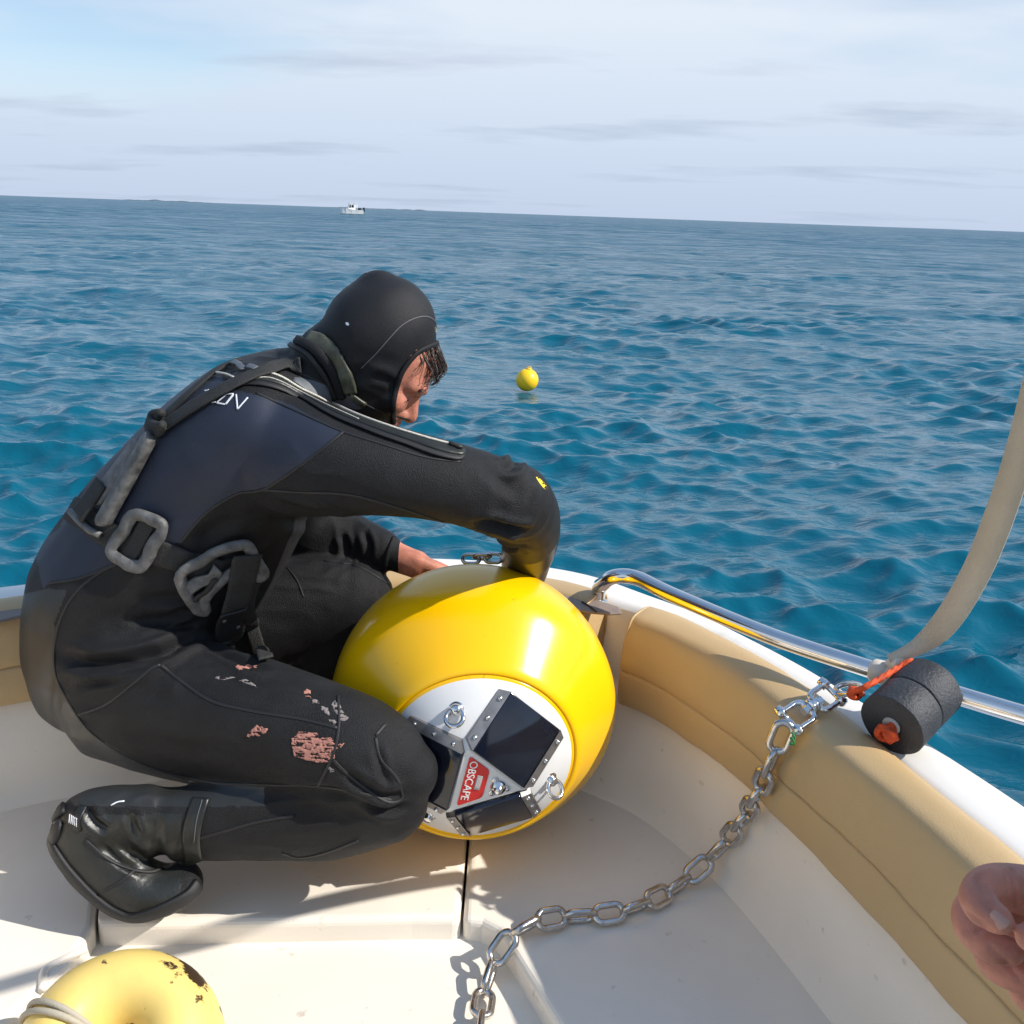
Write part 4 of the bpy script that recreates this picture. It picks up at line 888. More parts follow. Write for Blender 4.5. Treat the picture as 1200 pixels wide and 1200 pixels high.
# dried paint on the thigh
for poly, m_ in (([(343, 864), (354, 858), (370, 860), (386, 865), (402, 873), (394, 878), (390, 890), (376, 894), (360, 891), (346, 885), (358, 881), (348, 875), (342, 870)], M_PINK),
                ([(291, 858), (300, 852), (310, 852), (312, 858), (302, 862), (294, 864)], M_PINK), ([(276, 781), (290, 779), (303, 780), (296, 783), (282, 785)], M_PINK),
                ([(280, 798), (292, 797), (302, 806), (294, 803)], M_PALE), ([(356, 810), (362, 808), (364, 815), (358, 816)], M_PINK), ([(376, 828), (384, 830), (386, 838), (378, 834)], M_PALE),
                ([(388, 826), (396, 822), (402, 834), (408, 842), (400, 845), (394, 836)], M_PALE), ([(364, 818), (374, 822), (370, 826)], M_PALE), ([(384, 842), (396, 846), (392, 850)], M_PALE), ([(252, 794), (264, 793), (276, 794), (262, 797)], M_PALE), ([(384, 900), (392, 902), (388, 905)], M_PALE)):
    patch(poly, 0.0005, m_, 'paint_stain', body, 0.0006, 6, ragged=5.0, holes=0.20, emin=1.3)
# boots: sole edge, straps, ankle bands
sole_px = [(76, 946), (62, 962), (60, 985), (74, 1012), (96, 1038), (118, 1058), (138, 1070), (160, 1075), (190, 1066), (220, 1050), (232, 1036)]
ribbon(sole_px, 0.020, 0.005, M_SEAM, 'boot_sole', body, 0.001, n=80)
ribbon([(100, 984), (125, 1006), (150, 1018), (175, 1022), (190, 1018)], 0.005, 0.0018, M_SEAM, 'boot_seam', body, 0.001)
ribbon([(122, 1044), (140, 1034), (158, 1020)], 0.005, 0.0016, M_SEAM, 'boot_seam', body, 0.0008)
ribbon([(98, 944), (92, 958), (90, 974)], 0.012, 0.002, M_BOOT, 'boot_strap', body, 0.001)
ribbon([(236, 935), (228, 960), (224, 985), (228, 1010)], 0.026, 0.0018, M_BOOT, 'ankle_band', body, 0.0012, n=30)
ribbon([(238, 938), (231, 962), (228, 986)], 0.0012, 0.0008, M_STIT, 'band_stitching', body, 0.0032, n=30)
ribbon([(130, 944), (138, 940), (146, 939)], 0.002, 0.0008, M_LOGO, 'boot_print', body, 0.001)
for k in range(5): ribbon([(84 + k * 2, 954 + k), (83 + k * 2, 964 + k)], 0.0014, 0.0005, M_LOGO, 'boot_print', body, 0.0042 - 0.0002 * k, n=6)
# cuff of the far sleeve
ribbon([(462, 630), (455, 648), (450, 668)], 0.008, 0.003, M_NEO, 'sleeve_cuff', body, 0.001, n=20)
# far thigh seams
ribbon([(336, 664), (348, 680), (356, 700)], 0.003, 0.0008, M_SEAM, 'seam', body, 0.0004); ribbon([(380, 657), (420, 664), (455, 684)], 0.003, 0.0008, M_SEAM, 'seam', body, 0.0004)

# hair: locks that fall from under the hood rim over the brow
rngh = random.Random(3); V = []; Fc = []
for k in range(240):
    s0 = rngh.uniform(-0.060, 0.046); u0_ = 0.056 - 8 * s0 * s0 + rngh.uniform(-.004, .004)
    f0 = 0.076 - 8 * s0 * s0
    L_ = rngh.uniform(0.022, 0.056) * (1.1 - 8 * abs(s0)); cu_ = rngh.uniform(-1.2, 1.5); pts = []; rr = []
    for i in range(8):
        t = i / 7
        pts.append(tuple(H(f0 + 0.004 + (0.022 + 0.016 * math.sin(k * 1.7)) * math.sin(t * 2.0) + rngh.uniform(-.0006, .0006), u0_ - L_ * t, s0 + 0.012 * cu_ * t * t + 0.005 * math.sin(t * 4 + k * 0.05)))); rr.append(0.0008 * (1 - 0.8 * t) + 0.0002)
    v, f = sweep(pts, rr, 5, True); off = len(V); V += v; Fc += [tuple(i + off for i in q) for q in f]
mesh_obj('hair', V, Fc, M_HAIR, body)
for s_ in (-1, 1):
    V = []; Fc = []
    for k in range(34):
        t = rngh.random(); sx = 0.014 + 0.034 * t; p0_ = Vector((0.1055 - 0.35 * (sx - 0.01) ** 1.0 * 0.55, -0.007 + 0.004 * math.sin(t * 3) + rngh.uniform(-.003, .003), sx)); pts = [tuple(H(p0_.x + 0.0035 * q, p0_.y - 0.001 * q, s_ * (p0_.z + 0.004 * q))) for q in (0, 1, 2)]
        v, f = sweep(pts, [0.0008, 0.0007, 0.0002], 4, True); off = len(V); V += v; Fc += [tuple(i + off for i in q) for q in f]
    mesh_obj('eyebrow', V, Fc, M_HAIR, body)
    lid = [tuple(H(0.0985 - 0.10 * abs(x - 0.031) , -0.0300 - 0.0022 * math.cos((x - 0.031) * 80), s_ * x)) for x in np.linspace(0.019, 0.045, 12)]
    tube_obj('eyelashes', lid, 0.0012, M_HAIR, body, 6)

# ------------------------------------------------------------------ the hand of a second person, reaching in from the side
VS = []; FS = []
def rd(px, py, d): return CAM + ray(px, py) * d
hw = rd(1290, 1085, 0.66)
def fing(E):
    P = [rd(x, y, d) for x, y, d, r in E]; R_ = [r * d / F for x, y, d, r in E]; limb([tuple(q) for q in P], R_, R_, seg=18, n=24, up=(0.2, 0.3, 1))
fing([(1262, 1058, .640, 26), (1205, 1044, .610, 25), (1163, 1038, .585, 22), (1146, 1050, .575, 19), (1153, 1066, .568, 18), (1172, 1079, .566, 15)])       # index finger, folded back
fing([(1268, 1085, .660, 25), (1200, 1072, .640, 23), (1146, 1064, .622, 21), (1140, 1086, .612, 19), (1160, 1108, .606, 17), (1186, 1116, .606, 14)])       # middle finger
fing([(1275, 1110, .685, 24), (1215, 1112, .672, 22), (1168, 1116, .655, 20), (1172, 1132, .646, 18), (1200, 1146, .642, 16), (1222, 1150, .644, 13)])       # ring finger
fing([(1285, 1140, .700, 22), (1240, 1150, .695, 20), (1204, 1158, .685, 17), (1212, 1172, .680, 15), (1240, 1182, .680, 12)])                              # little finger
fing([(1330, 1120, .640, 32), (1280, 1118, .600, 25), (1238, 1104, .580, 20), (1207, 1098, .574, 16)])                                                     # thumb
for y_, d_ in ((1068, .655), (1092, .672), (1116, .69), (1136, .70)): fing([(1262, y_, d_ - .012, 27), (1310, y_ - 2, d_, 30), (1370, 1098 + (y_ - 1098) * .7, d_ + .01, 30)])
ELB = Vector((0.47, 0.45, 0.905)); WRP = rd(1390, 1092, 0.69)  # elbow set towards the sun so the added sleeve shades the hand
fing([(1340, 1098, .68, 50), (1390, 1092, .69, 44)]); limb([tuple(WRP), tuple(WRP.lerp(ELB, 0.3)), tuple(WRP.lerp(ELB, 0.6))], [.026, .030, .036], [.026, .030, .036])
me = bpy.data.meshes.new('raw'); me.from_pydata(VS, [], FS); me.update()
bm = bmesh.new(); bm.from_mesh(me); bmesh.ops.recalc_face_normals(bm, faces=bm.faces); bm.to_mesh(me); bm.free()
raw = bpy.data.objects.new('raw', me); COL.objects.link(raw)
rm = raw.modifiers.new('r', 'REMESH'); rm.mode = 'VOXEL'; rm.voxel_size = 0.0018
sm_ = raw.modifiers.new('s', 'SMOOTH'); sm_.factor = 0.5; sm_.iterations = 8
dg = bpy.context.evaluated_depsgraph_get(); dg.update()
hme = bpy.data.meshes.new_from_object(raw.evaluated_get(dg)); bpy.data.objects.remove(raw); hme.name = 'hand'
hb_ = BVHTree.FromPolygons([v.co.copy() for v in hme.vertices], [tuple(q.vertices) for q in hme.polygons])
for (x0, y0), (x1, y1), dp, wd in (((1146, 1030), (1160, 1060), .0016, .0016), ((1150, 1026), (1168, 1056), .0012, .0014), ((1128, 1066), (1150, 1082), .0015, .0016), ((1132, 1090), (1158, 1088), .0014, .0015), ((1160, 1110), (1180, 1130), .0014, .0015), ((1186, 1020), (1192, 1062), .0014, .0018), ((1178, 1022), (1184, 1060), .0010, .0015), ((1152, 1050), (1164, 1072), .0010, .0012), ((1180, 1128), (1196, 1150), .0012, .0014)):
    L_ = [hb_.ray_cast(CAM, ray(x0 + (x1 - x0) * t, y0 + (y1 - y0) * t))[0] for t in np.linspace(0, 1, 14)]; L_ = [q for q in L_ if q is not None]
    if len(L_) < 3: continue
    kd = KDTree(len(L_)); [kd.insert(q, i) for i, q in enumerate(L_)]; kd.balance()
    hc_ = np.empty(len(hme.vertices) * 3); hme.vertices.foreach_get('co', hc_); hc_ = hc_.reshape(-1, 3); LA = np.array(L_)
    for i_ in np.where(np.all((hc_ > LA.min(0) - 3 * wd) & (hc_ < LA.max(0) + 3 * wd), axis=1))[0]:
        v = hme.vertices[int(i_)]; _, ix, d = kd.find(v.co)
        if d < wd * 3: v.co -= v.normal * dp * math.exp(-(d / wd) ** 2)
hme.polygons.foreach_set('use_smooth', np.ones(len(hme.polygons), bool)); hme.materials.append(M_SKIN)
helper = thing('person', tuple(hw), 'bare curled hand of a second person beside the starboard cushion', 'person')
hand = bpy.data.objects.new('hand', hme); COL.objects.link(hand); set_parent(hand, helper)
HB = BVHTree.FromPolygons([v.co.copy() for v in hme.vertices], [tuple(p.vertices) for p in hme.polygons])
def nail(px, py, qx, qy, size):
    q, n, *_ = HB.ray_cast(CAM, ray(px, py))
    if q is None: return
    n = -n if n.dot(CAM - q) < 0 else n
    h2 = HB.ray_cast(CAM, ray(qx, qy))[0] or q
    d = (h2 - q); d = (d - n * d.dot(n)).normalized(); s = n.cross(d); V = []; Fc = []
    for i in range(7):
        for j in range(7):
            u_, v_ = (i - 3) / 3, (j - 3) / 3; rr = math.sqrt(1 - 0.45 * v_ * v_); V.append(q + d * (size * 0.62 * u_ * rr) + s * (size * 0.48 * v_) + n * (0.0007 - 0.0020 * v_ * v_ - 0.0004 * u_ * u_))
    for i in range(6):
        for j in range(6): Fc.append((i * 7 + j, i * 7 + j + 1, i * 7 + 8 + j, i * 7 + 7 + j))
    mesh_obj('nail', V, Fc, M_NAIL, hand)
nail(1171, 1077, 1160, 1067, 0.0070)

# unseen body of that person, added out of frame so its arm shades the hand
VS = []; FS = []
limb([(0.55, 0.02, 0.42), (0.58, 0.04, 0.62), (0.60, 0.07, 0.84), (0.60, 0.09, 0.98)], [.13, .135, .15, .12], [.165, .16, .19, .17], up=(0.8, -0.6, 0))
for sx in (-1, 1):
    c_ = Vector((0.49 + 0.07 * sx, 0.0 - 0.06 * sx, 0))
    limb([tuple(c_ + Vector((0, 0, 0.42))), tuple(c_ + Vector((0.0, 0.02, 0.02))), tuple(c_ + Vector((0, 0, -0.34)))], [.095, .068, .052], [.095, .068, .052])
    limb([tuple(c_ + Vector((0.02, -0.04, -0.375))), tuple(c_ + Vector((0, 0.05, -0.38))), tuple(c_ + Vector((-0.02, 0.15, -0.39)))], [.045, .043, .030], [.038, .036, .026])
sh = Vector((0.61, 0.22, 0.98)); el_ = ELB; wr_ = WRP.lerp(ELB, 0.32)
limb([tuple(sh), tuple((sh + el_) / 2), tuple(el_)], [.068, .058, .050], [.068, .058, .050]); limb([tuple(el_), tuple((el_ + wr_) / 2), tuple(wr_)], [.052, .047, .040], [.052, .047, .040])
limb([(0.52, -0.06, 0.94), (0.48, -0.16, 0.72), (0.52, -0.06, 0.52)], [.062, .052, .042], [.062, .052, .042])
limb([(0.60, 0.11, 1.04), (0.59, 0.12, 1.12)], [.055, .052], [.055, .052])
me = bpy.data.meshes.new('raw'); me.from_pydata(VS, [], FS); me.update()
raw = bpy.data.objects.new('raw', me); COL.objects.link(raw)
rm = raw.modifiers.new('r', 'REMESH'); rm.mode = 'VOXEL'; rm.voxel_size = 0.008; sm_ = raw.modifiers.new('s', 'SMOOTH'); sm_.factor = 0.5; sm_.iterations = 8
dg = bpy.context.evaluated_depsgraph_get(); dg.update()
cme = bpy.data.meshes.new_from_object(raw.evaluated_get(dg)); bpy.data.objects.remove(raw); cme.name = 'unseen_clothing'
cme.polygons.foreach_set('use_smooth', np.ones(len(cme.polygons), bool)); cme.materials.append(mat('dark blue work clothes', (0.03, 0.04, 0.07), 0.85, bump=0.5, bscale=300, var=0.2, vscale=10))
clo = bpy.data.objects.new('unseen_clothing', cme); COL.objects.link(clo); set_parent(clo, helper)
VS = []; FS = []
hx_ = Vector((-0.55, 0.8, -0.25)).normalized(); hs2 = hx_.cross(Vector((0, 0, 1))).normalized(); hu2 = hs2.cross(hx_); hc2 = Vector((0.58, 0.13, 1.215)); A2 = (hx_, hu2, hs2)
ell(hc2, A2, (0.098, 0.105, 0.078), 24); ell(hc2 + hx_ * 0.03 - hu2 * 0.055, A2, (0.062, 0.075, 0.058), 20)
limb([tuple(hc2 + hx_ * 0.095 - hu2 * 0.01), tuple(hc2 + hx_ * 0.115 - hu2 * 0.045)], [.009, .013], [.009, .013])
for s_ in (-1, 1): ell(hc2 + hs2 * (0.078 * s_) - hu2 * 0.02 - hx_ * 0.01, A2, (0.018, 0.030, 0.010), 12); ell(hc2 + hx_ * 0.086 - hu2 * 0.012 + hs2 * (0.03 * s_), A2, (0.012, 0.010, 0.015), 12)
limb([tuple(hc2 - hu2 * 0.05 - hx_ * 0.02), (0.60, 0.11, 1.05)], [.055, .06], [.055, .06])
hd2 = mesh_obj('head', VS, FS, M_SKIN, helper)
VS = []; FS = []
ell(hc2 + hu2 * 0.018 - hx_ * 0.016, A2, (0.097, 0.104, 0.084), 24); mesh_obj('hair', VS, FS, M_HAIR, helper)

# ------------------------------------------------------------------ chain, swivel, rope and float
BOAT_BVH = bvh_of(deck_mid, deck_star, deck_port, infill, wall, bol_r, bol_l, gunwale)
def hit_boat(px, py, off=0.0):
    d = ray(px, py); h = BOAT_BVH.ray_cast(CAM, d)
    if h[0] is None: return None, None
    n = h[1] if h[1].dot(d) < 0 else -h[1]
    return h[0] - d * (off / max(0.45, abs(n.dot(d)))), n
# where the swivel shackle lies: on the cushion between the chain and the rope
p0, n0 = hit_boat(911, 866, 0.018); p1, n1 = hit_boat(973, 824, 0.020)
ax = (p1 - p0).normalized(); nq = n0 * 0.35 + (CAM - p0).normalized() * 0.65; nq = (nq - ax * nq.dot(ax)).normalized(); sd = nq.cross(ax)
ml = max(max((hit_boat(*proj(p0.lerp(p1, f_)))[0] - p0.lerp(p1, f_)).dot(nq) for f_ in (0.0, 0.2, 0.4, 0.6, 0.8, 1.0)), 0.0) + 0.012; p0 += nq * ml; p1 += nq * ml
M_CHAIN = mat('chain steel', (0.56, 0.53, 0.50), 0.22, 1.0, var=0.22, vscale=60, bump=0.15, bscale=300)
def link_mesh(name, L=0.058, W=0.036, r=0.0053, seg=10):
    pts = []; R = W / 2 - r; h = L / 2 - W / 2
    for k in range(11): a = -math.pi / 2 + math.pi * k / 10; pts.append((h + R * math.cos(a), R * math.sin(a), 0))
    for k in range(11): a = math.pi / 2 + math.pi * k / 10; pts.append((-h + R * math.cos(a), R * math.sin(a), 0))
    V, Fc = sweep(pts, r, seg, False, up=(0, 0, 1), closed=True)
    me = bpy.data.meshes.new(name); me.from_pydata([tuple(v) for v in V], [], Fc); me.polygons.foreach_set('use_smooth', [True] * len(me.polygons)); me.materials.append(M_CHAIN); return me
LM = link_mesh('link')
chain_px = [(925, 884), (912, 902), (893, 925), (875, 955), (853, 985), (826, 1014), (797, 1038), (765, 1056), (725, 1072), (690, 1073), (655, 1074), (627, 1079), (602, 1092), (586, 1112), (574, 1137), (567, 1165), (563, 1195), (560, 1230), (556, 1270)]
cp = []
for x, y in chain_px[1:]:
    p, n = hit_boat(x, y, 0.026 if 575 < x < 640 else 0.016); cp.append((p.x, p.y, p.z, n.x, n.y, n.z))
q0 = p0 + ax * 0.004; q1, m0 = hit_boat(903, 890, 0.028); cp = [(*q0, *nq), (*q1, *m0)] + cp[1:]
cp = np.array(cp); cp[:, 3:] = smooth_poly(cp[:, 3:], 2); cp[:, :3] = smooth_poly(cp[:, :3], 1)
PITCHL = 0.0465
ce = even(np.concatenate([crom(cp, 400)], 0)[:, :3], PITCHL / 2)
nr_ = crom(cp, len(ce))[:, 3:]
chain = thing('mooring_chain', tuple(ce[len(ce) // 2]), 'worn steel chain trailing from the swivel over the cushion and deck', 'chain')
k = 0
for i in range(1, len(ce) - 1, 2):
    t = Vector(ce[i + 1] - ce[i - 1]).normalized(); n = Vector(nr_[i]) * 0.5 + (CAM - Vector(ce[i])).normalized() * 0.5; n = (n - t * n.dot(t)).normalized(); s = n.cross(t)
    a = (-0.15 if k % 2 == 0 else math.pi / 2 - 0.05) + random.uniform(-0.18, 0.18)
    y = s * math.cos(a) + n * math.sin(a); z = t.cross(y)
    o = bpy.data.objects.new('link', LM); COL.objects.link(o)
    p = Vector(ce[i])
    o.matrix_world = Matrix(((t.x, y.x, z.x, p.x), (t.y, y.y, z.y, p.y), (t.z, y.z, z.z, p.z), (0, 0, 0, 1)))
    mw = o.matrix_world.copy(); o.parent = chain; o.matrix_parent_inverse = chain.matrix_world.inverted(); o.matrix_world = mw
    k += 1
# end of the buoy's own mooring, lying on its shoulder by the diver's hand
for x_, y_, Y_, a_ in ((552, 655, 1.70, 0.1), (565, 652, 1.705, 1.5), (578, 654, 1.71, 0.2)):
    o = bpy.data.objects.new('mooring_link', LM); COL.objects.link(o); t = Vector((1, 0.08, 0)).normalized(); y = (Vector((0, 0.6, 0.8)) * math.cos(a_) + Vector((0, -0.8, 0.6)) * math.sin(a_)); y = (y - t * y.dot(t)).normalized(); z = t.cross(y); c_ = on_y(x_, y_, Y_); k_ = 0.62
    mw = Matrix(((t.x * k_, y.x * k_, z.x * k_, c_.x), (t.y * k_, y.y * k_, z.y * k_, c_.y), (t.z * k_, y.z * k_, z.z * k_, c_.z), (0, 0, 0, 1)))
    o.parent = buoy; o.matrix_parent_inverse = buoy.matrix_world.inverted(); o.matrix_world = mw
# swivel shackle: two square bows turning on a bolt
M_BRI = mat('polished shackle steel', (0.74, 0.73, 0.72), 0.12, 1.0, var=0.05, vscale=40, bump=0.08, bscale=200)
swv = thing('swivel_shackle', tuple((p0 + p1) / 2), 'polished steel swivel shackle joining the chain to the orange rope', 'shackle')
mid_ = (p0 + p1) / 2
def bow(c, d, w, L, nm):
    pts = [c + sd * w - d * 0.0, c + sd * w + d * (L * 0.75), c + sd * (w * 0.72) + d * L, c - sd * (w * 0.72) + d * L, c - sd * w + d * (L * 0.75), c - sd * w]
    pts = [Vector(q) for q in crom([tuple(q) for q in pts], 40)]
    return pts
def bowpart(c, d, w, L, nm, closed_end):
    # open U: crosspiece near the bolt, legs outward
    q = [c + d * L + sd * w, c + d * (L * 0.5) + sd * w, c + d * 0.012 + sd * w, c + d * 0.003 + sd * (w * 0.75), c + d * 0.003, c + d * 0.003 - sd * (w * 0.75), c + d * 0.012 - sd * w, c + d * (L * 0.5) - sd * w, c + d * L - sd * w]
    o = tube_obj(nm, even(crom([tuple(v) for v in q], 60), 0.002), 0.0043, M_BRI, swv, 12)
    lathe([(-w - 0.007, 0.0), (-w - 0.007, 0.006), (-w - 0.002, 0.0064), (-w - 0.002, 0.0038), (w + 0.002, 0.0038), (w + 0.002, 0.0066), (w + 0.009, 0.0062), (w + 0.009, 0.0)], c + d * L, sd, M_BRI, 'pin', o, 16)
    for sg in (-1, 1): lathe([(-0.0052, 0.0), (-0.0052, 0.0075), (0.0052, 0.0075), (0.0052, 0.0)], c + d * L + sd * (sg * w), sd, M_BRI, 'lug', o, 18)
    return o
bowpart(mid_ - ax * 0.006, -ax, 0.0165, 0.040, 'shackle_bow', False)
bowpart(mid_ + ax * 0.006, ax, 0.0165, 0.038, 'shackle_bow', False)
bl = lathe([(-0.018, 0.0), (-0.018, 0.0068), (-0.012, 0.0068), (-0.012, 0.0085), (0.012, 0.0085), (0.012, 0.0072), (0.019, 0.0072), (0.019, 0.0)], mid_, ax, M_BRI, 'swivel_bolt', swv, 6, smooth=False)
lathe([(-0.0055, 0.0115), (-0.0015, 0.0120), (-0.001, 0.0098), (0.001, 0.0098), (0.0015, 0.0120), (0.0055, 0.0115)], mid_, ax, M_BRI, 'collar', swv, 24)
M_GRN = mat('green cord', (0.02, 0.22, 0.05), 0.7, bump=0.3)
gc = p0 - sd * 0.018 - ax * 0.002
gpts = []
for k in range(26):
    t = k / 25; a = t * 14
    gpts.append(gc + sd * (0.0035 * math.cos(a) - 0.010 * t) + nq * (0.0035 * math.sin(a) - 0.006 * t) + ax * (-0.010 * t))
tube_obj('green_lashing', [tuple(p) for p in gpts], 0.0013, M_GRN, swv, 6)
lk = thing('oval_link', tuple(p1), 'bright oval steel link between the swivel shackle and orange rope', 'link')
p2 = on_z(1000, 812, p1.z + 0.012); c_ = (p1 + p2) / 2 + ax * 0.006; d_ = (p2 - p1).normalized(); s_ = nq.cross(d_).normalized(); pts = []
for t in np.linspace(0, 2 * math.pi, 36, endpoint=False):
    x = math.cos(t); y = math.sin(t); pts.append(tuple(c_ + d_ * (0.026 * x) + (s_ * 0.75 + nq * 0.6).normalized() * (0.014 * y)))
tube_obj('ring', pts, 0.0042, M_BRI, lk, 12, closed=True)
# rail clamp, strap, black foam float and orange rope
M_BEI = mat('beige webbing', (0.50, 0.44, 0.34), 0.75, bump=0.5, bscale=500, var=0.06, vscale=15)
M_CLP = mat('cream plastic clamp', (0.62, 0.55, 0.46), 0.45, var=0.05)
M_FOAM = mat('black closed-cell foam', (0.030, 0.033, 0.040), 0.62, bump=0.8, bscale=240, var=0.25, vscale=25)
M_ORG = mat('orange rope', (0.62, 0.075, 0.015), 0.75, bump=0.8, bscale=350, var=0.35, vscale=90)
def rail_at(px):
    best = min(range(len(RAIL)), key=lambda i: abs(proj(Vector(RAIL[i]))[0] - px) if i > 40 else 1e9); return Vector(RAIL[best]), (Vector(RAIL[min(best + 3, len(RAIL) - 1)]) - Vector(RAIL[best - 3])).normalized()
rc_, rt_ = rail_at(1040)
strap = thing('canopy_strap', tuple(rc_), 'beige webbing strap rising from a clamp on the grab rail', 'strap')
lathe([(-0.026, 0.0), (-0.026, 0.0145), (-0.022, 0.0175), (-0.004, 0.018), (-0.003, 0.0165), (0.001, 0.0165), (0.002, 0.0185), (0.022, 0.0185), (0.026, 0.015), (0.026, 0.0)], rc_, rt_, M_CLP, 'clamp', strap, 32)
ej = rc_ + Vector((0, -0.008, 0.017))
jaw = lathe([(-0.014, 0.0), (-0.014, 0.009), (0.010, 0.011), (0.013, 0.010), (0.013, 0.0)], ej + Vector((0.004, -0.004, 0.004)), Vector((0.25, -0.9, 0.35)), M_CLP, 'clamp_eye', strap, 20)
lathe([(0.0, 0.0055), (0.003, 0.0055), (0.004, 0.0)], ej + Vector((0.0075, -0.016, 0.0085)), Vector((0.25, -0.9, 0.35)), M_STEEL, 'bolt', jaw, 14)
yy = rc_.y
spx = [(1042, 774, yy - .012), (1066, 763, yy - .012), (1084, 752, yy - .015), (1103, 735, yy - .03), (1124, 706, yy - .055), (1147, 664, yy - .09), (1166, 618, yy - .14), (1183, 570, yy - .20), (1200, 515, yy - .27), (1224, 420, yy - .37), (1262, 270, yy - .52), (1310, 60, yy - .68), (1380, -250, yy - .86)]
wpx = [13, 16, 22, 28, 30, 31, 32, 32, 33, 34, 34, 34, 34]
c3 = crom([(*on_y(x, y, Y), w) for (x, y, Y), w in zip(spx, wpx)], 120)
V = []; Fc = []
for i in range(len(c3)):
    p = Vector(c3[i][:3]); t = Vector(c3[min(i + 1, len(c3) - 1)][:3]) - Vector(c3[max(i - 1, 0)][:3]); t.normalize()
    vd = (p - CAM).normalized(); s_ = t.cross(Vector((0.60, 0.78, -0.15)).normalized()).normalized(); w = c3[i][3] * axial(p) / F / 2 * 1.05
    nn = s_.cross(t)
    for q in ((1, 1), (0.5, 1.6), (-0.5, 1.6), (-1, 1), (-1, -1), (1, -1)): V.append(p + s_ * (w * q[0]) + nn * (0.0012 * q[1]))
for i in range(len(c3) - 1):
    for k in range(6): l = (k + 1) % 6; Fc.append((i * 6 + k, i * 6 + l, i * 6 + 6 + l, i * 6 + 6 + k))
Fc += [tuple(range(5, -1, -1)), tuple(range(len(V) - 6, len(V)))]
mesh_obj('webbing', V, Fc, M_BEI, strap)
# float: two foam rings on a rope core
fc = on_y(1067, 829, rc_.y - 0.075); fc.z = max(fc.z, 0.362 + 0.047)
A3 = on_y(1043, 852, fc.y - 0.035); B3 = on_y(1092, 803, fc.y + 0.035); fa = (B3 - A3).normalized(); fc = (A3 + B3) / 2
flt = thing('foam_float', tuple(fc), 'black foam cylinder float on orange rope against the grab rail', 'float')
fr = 0.0465; hl = 0.052
for s0, s1 in ((-hl, -0.0005), (0.0007, hl)):
    pr = [(s0, 0.011), (s0, fr - 0.0022), (s0 + 0.0008, fr - 0.0006), (s0 + 0.0022, fr), (s1 - 0.0022, fr), (s1 - 0.0008, fr - 0.0006), (s1, fr - 0.0022), (s1, 0.011)]
    fo = lathe(pr, fc, fa, M_FOAM, 'foam_ring', flt, 56)
    for v in fo.data.vertices:
        w_ = v.co + fo.matrix_world.translation * 0; v.co += Vector((noise.noise(v.co * 35), noise.noise(v.co * 35 + Vector((9, 0, 0))), noise.noise(v.co * 35 + Vector((0, 9, 0))))) * 0.0008
lathe([(-hl - 0.002, 0.0), (-hl - 0.002, 0.0125), (-hl + 0.004, 0.0135), (hl, 0.0125), (hl, 0.0)], fc, fa, M_GRYL, 'core_tube', flt, 24)
rope = thing('orange_rope', tuple(p2), 'orange braided rope tied from oval link over the rail into the float', 'rope')
def rope_tube(pts, r, nm, parent, twist=420):
    P = even(crom([tuple(p) for p in pts], 160), 0.0016); V, Fc = sweep(P, r, 14, True)
    for i in range(len(P)):
        for k in range(14):
            v = V[i * 14 + k]; a = 2 * math.pi * k / 14; b_ = 0.16 * math.sin(3 * a + i * 0.0016 * twist) ; V[i * 14 + k] = Vector(P[i]) + (v - Vector(P[i])) * (1 + b_)
    return mesh_obj(nm, V, Fc, M_ORG, parent)
rr = rail_at(1072)[0]
rope_tube([p2 + d_ * -0.002, on_y(1012, 806, fc.y + 0.0), on_y(1035, 793, fc.y + 0.015), on_y(1052, 783, rr.y - 0.016), on_y(1068, 775, rr.y - 0.010), rr + Vector((0.004, -0.004, 0.0165)), rr + Vector((0.018, 0.012, 0.012)), rr + Vector((0.026, 0.016, -0.006)), B3 + Vector((0.006, 0.004, 0.004)), fc], 0.0042, 'line', rope)
kp = []
for k in range(60):
    t = k / 59; a = t * 2 * math.pi * 3.4; kp.append(p2 + d_ * (-0.004 + 0.017 * t) + s_.cross(d_).normalized() * (0.0065 * math.sin(a)) + s_ * 0)
    kp[-1] += d_.cross(s_.cross(d_)).normalized() * (0.0065 * math.cos(a))
rope_tube(kp, 0.0034, 'knot', rope)
fn = -fa; kp = []; e1 = fn.cross(Vector((0, 0, 1))).normalized(); e2 = fn.cross(e1)
for q, (a0_, w0) in enumerate(((0.2, 0.010), (2.2, 0.0115), (4.1, 0.010), (1.2, 0.006))):
    kp = []
    for k in range(24):
        t = k / 23; a = a0_ + t * 4.5; kp.append(fc + fn * (hl + 0.001 + 0.010 * math.sin(math.pi * t) + 0.002 * q) + e1 * (w0 * math.cos(a)) + e2 * (w0 * math.sin(a)) - Vector((0, 0, 0.006)))
    rope_tube(kp, 0.0048, 'stopper_knot', rope)
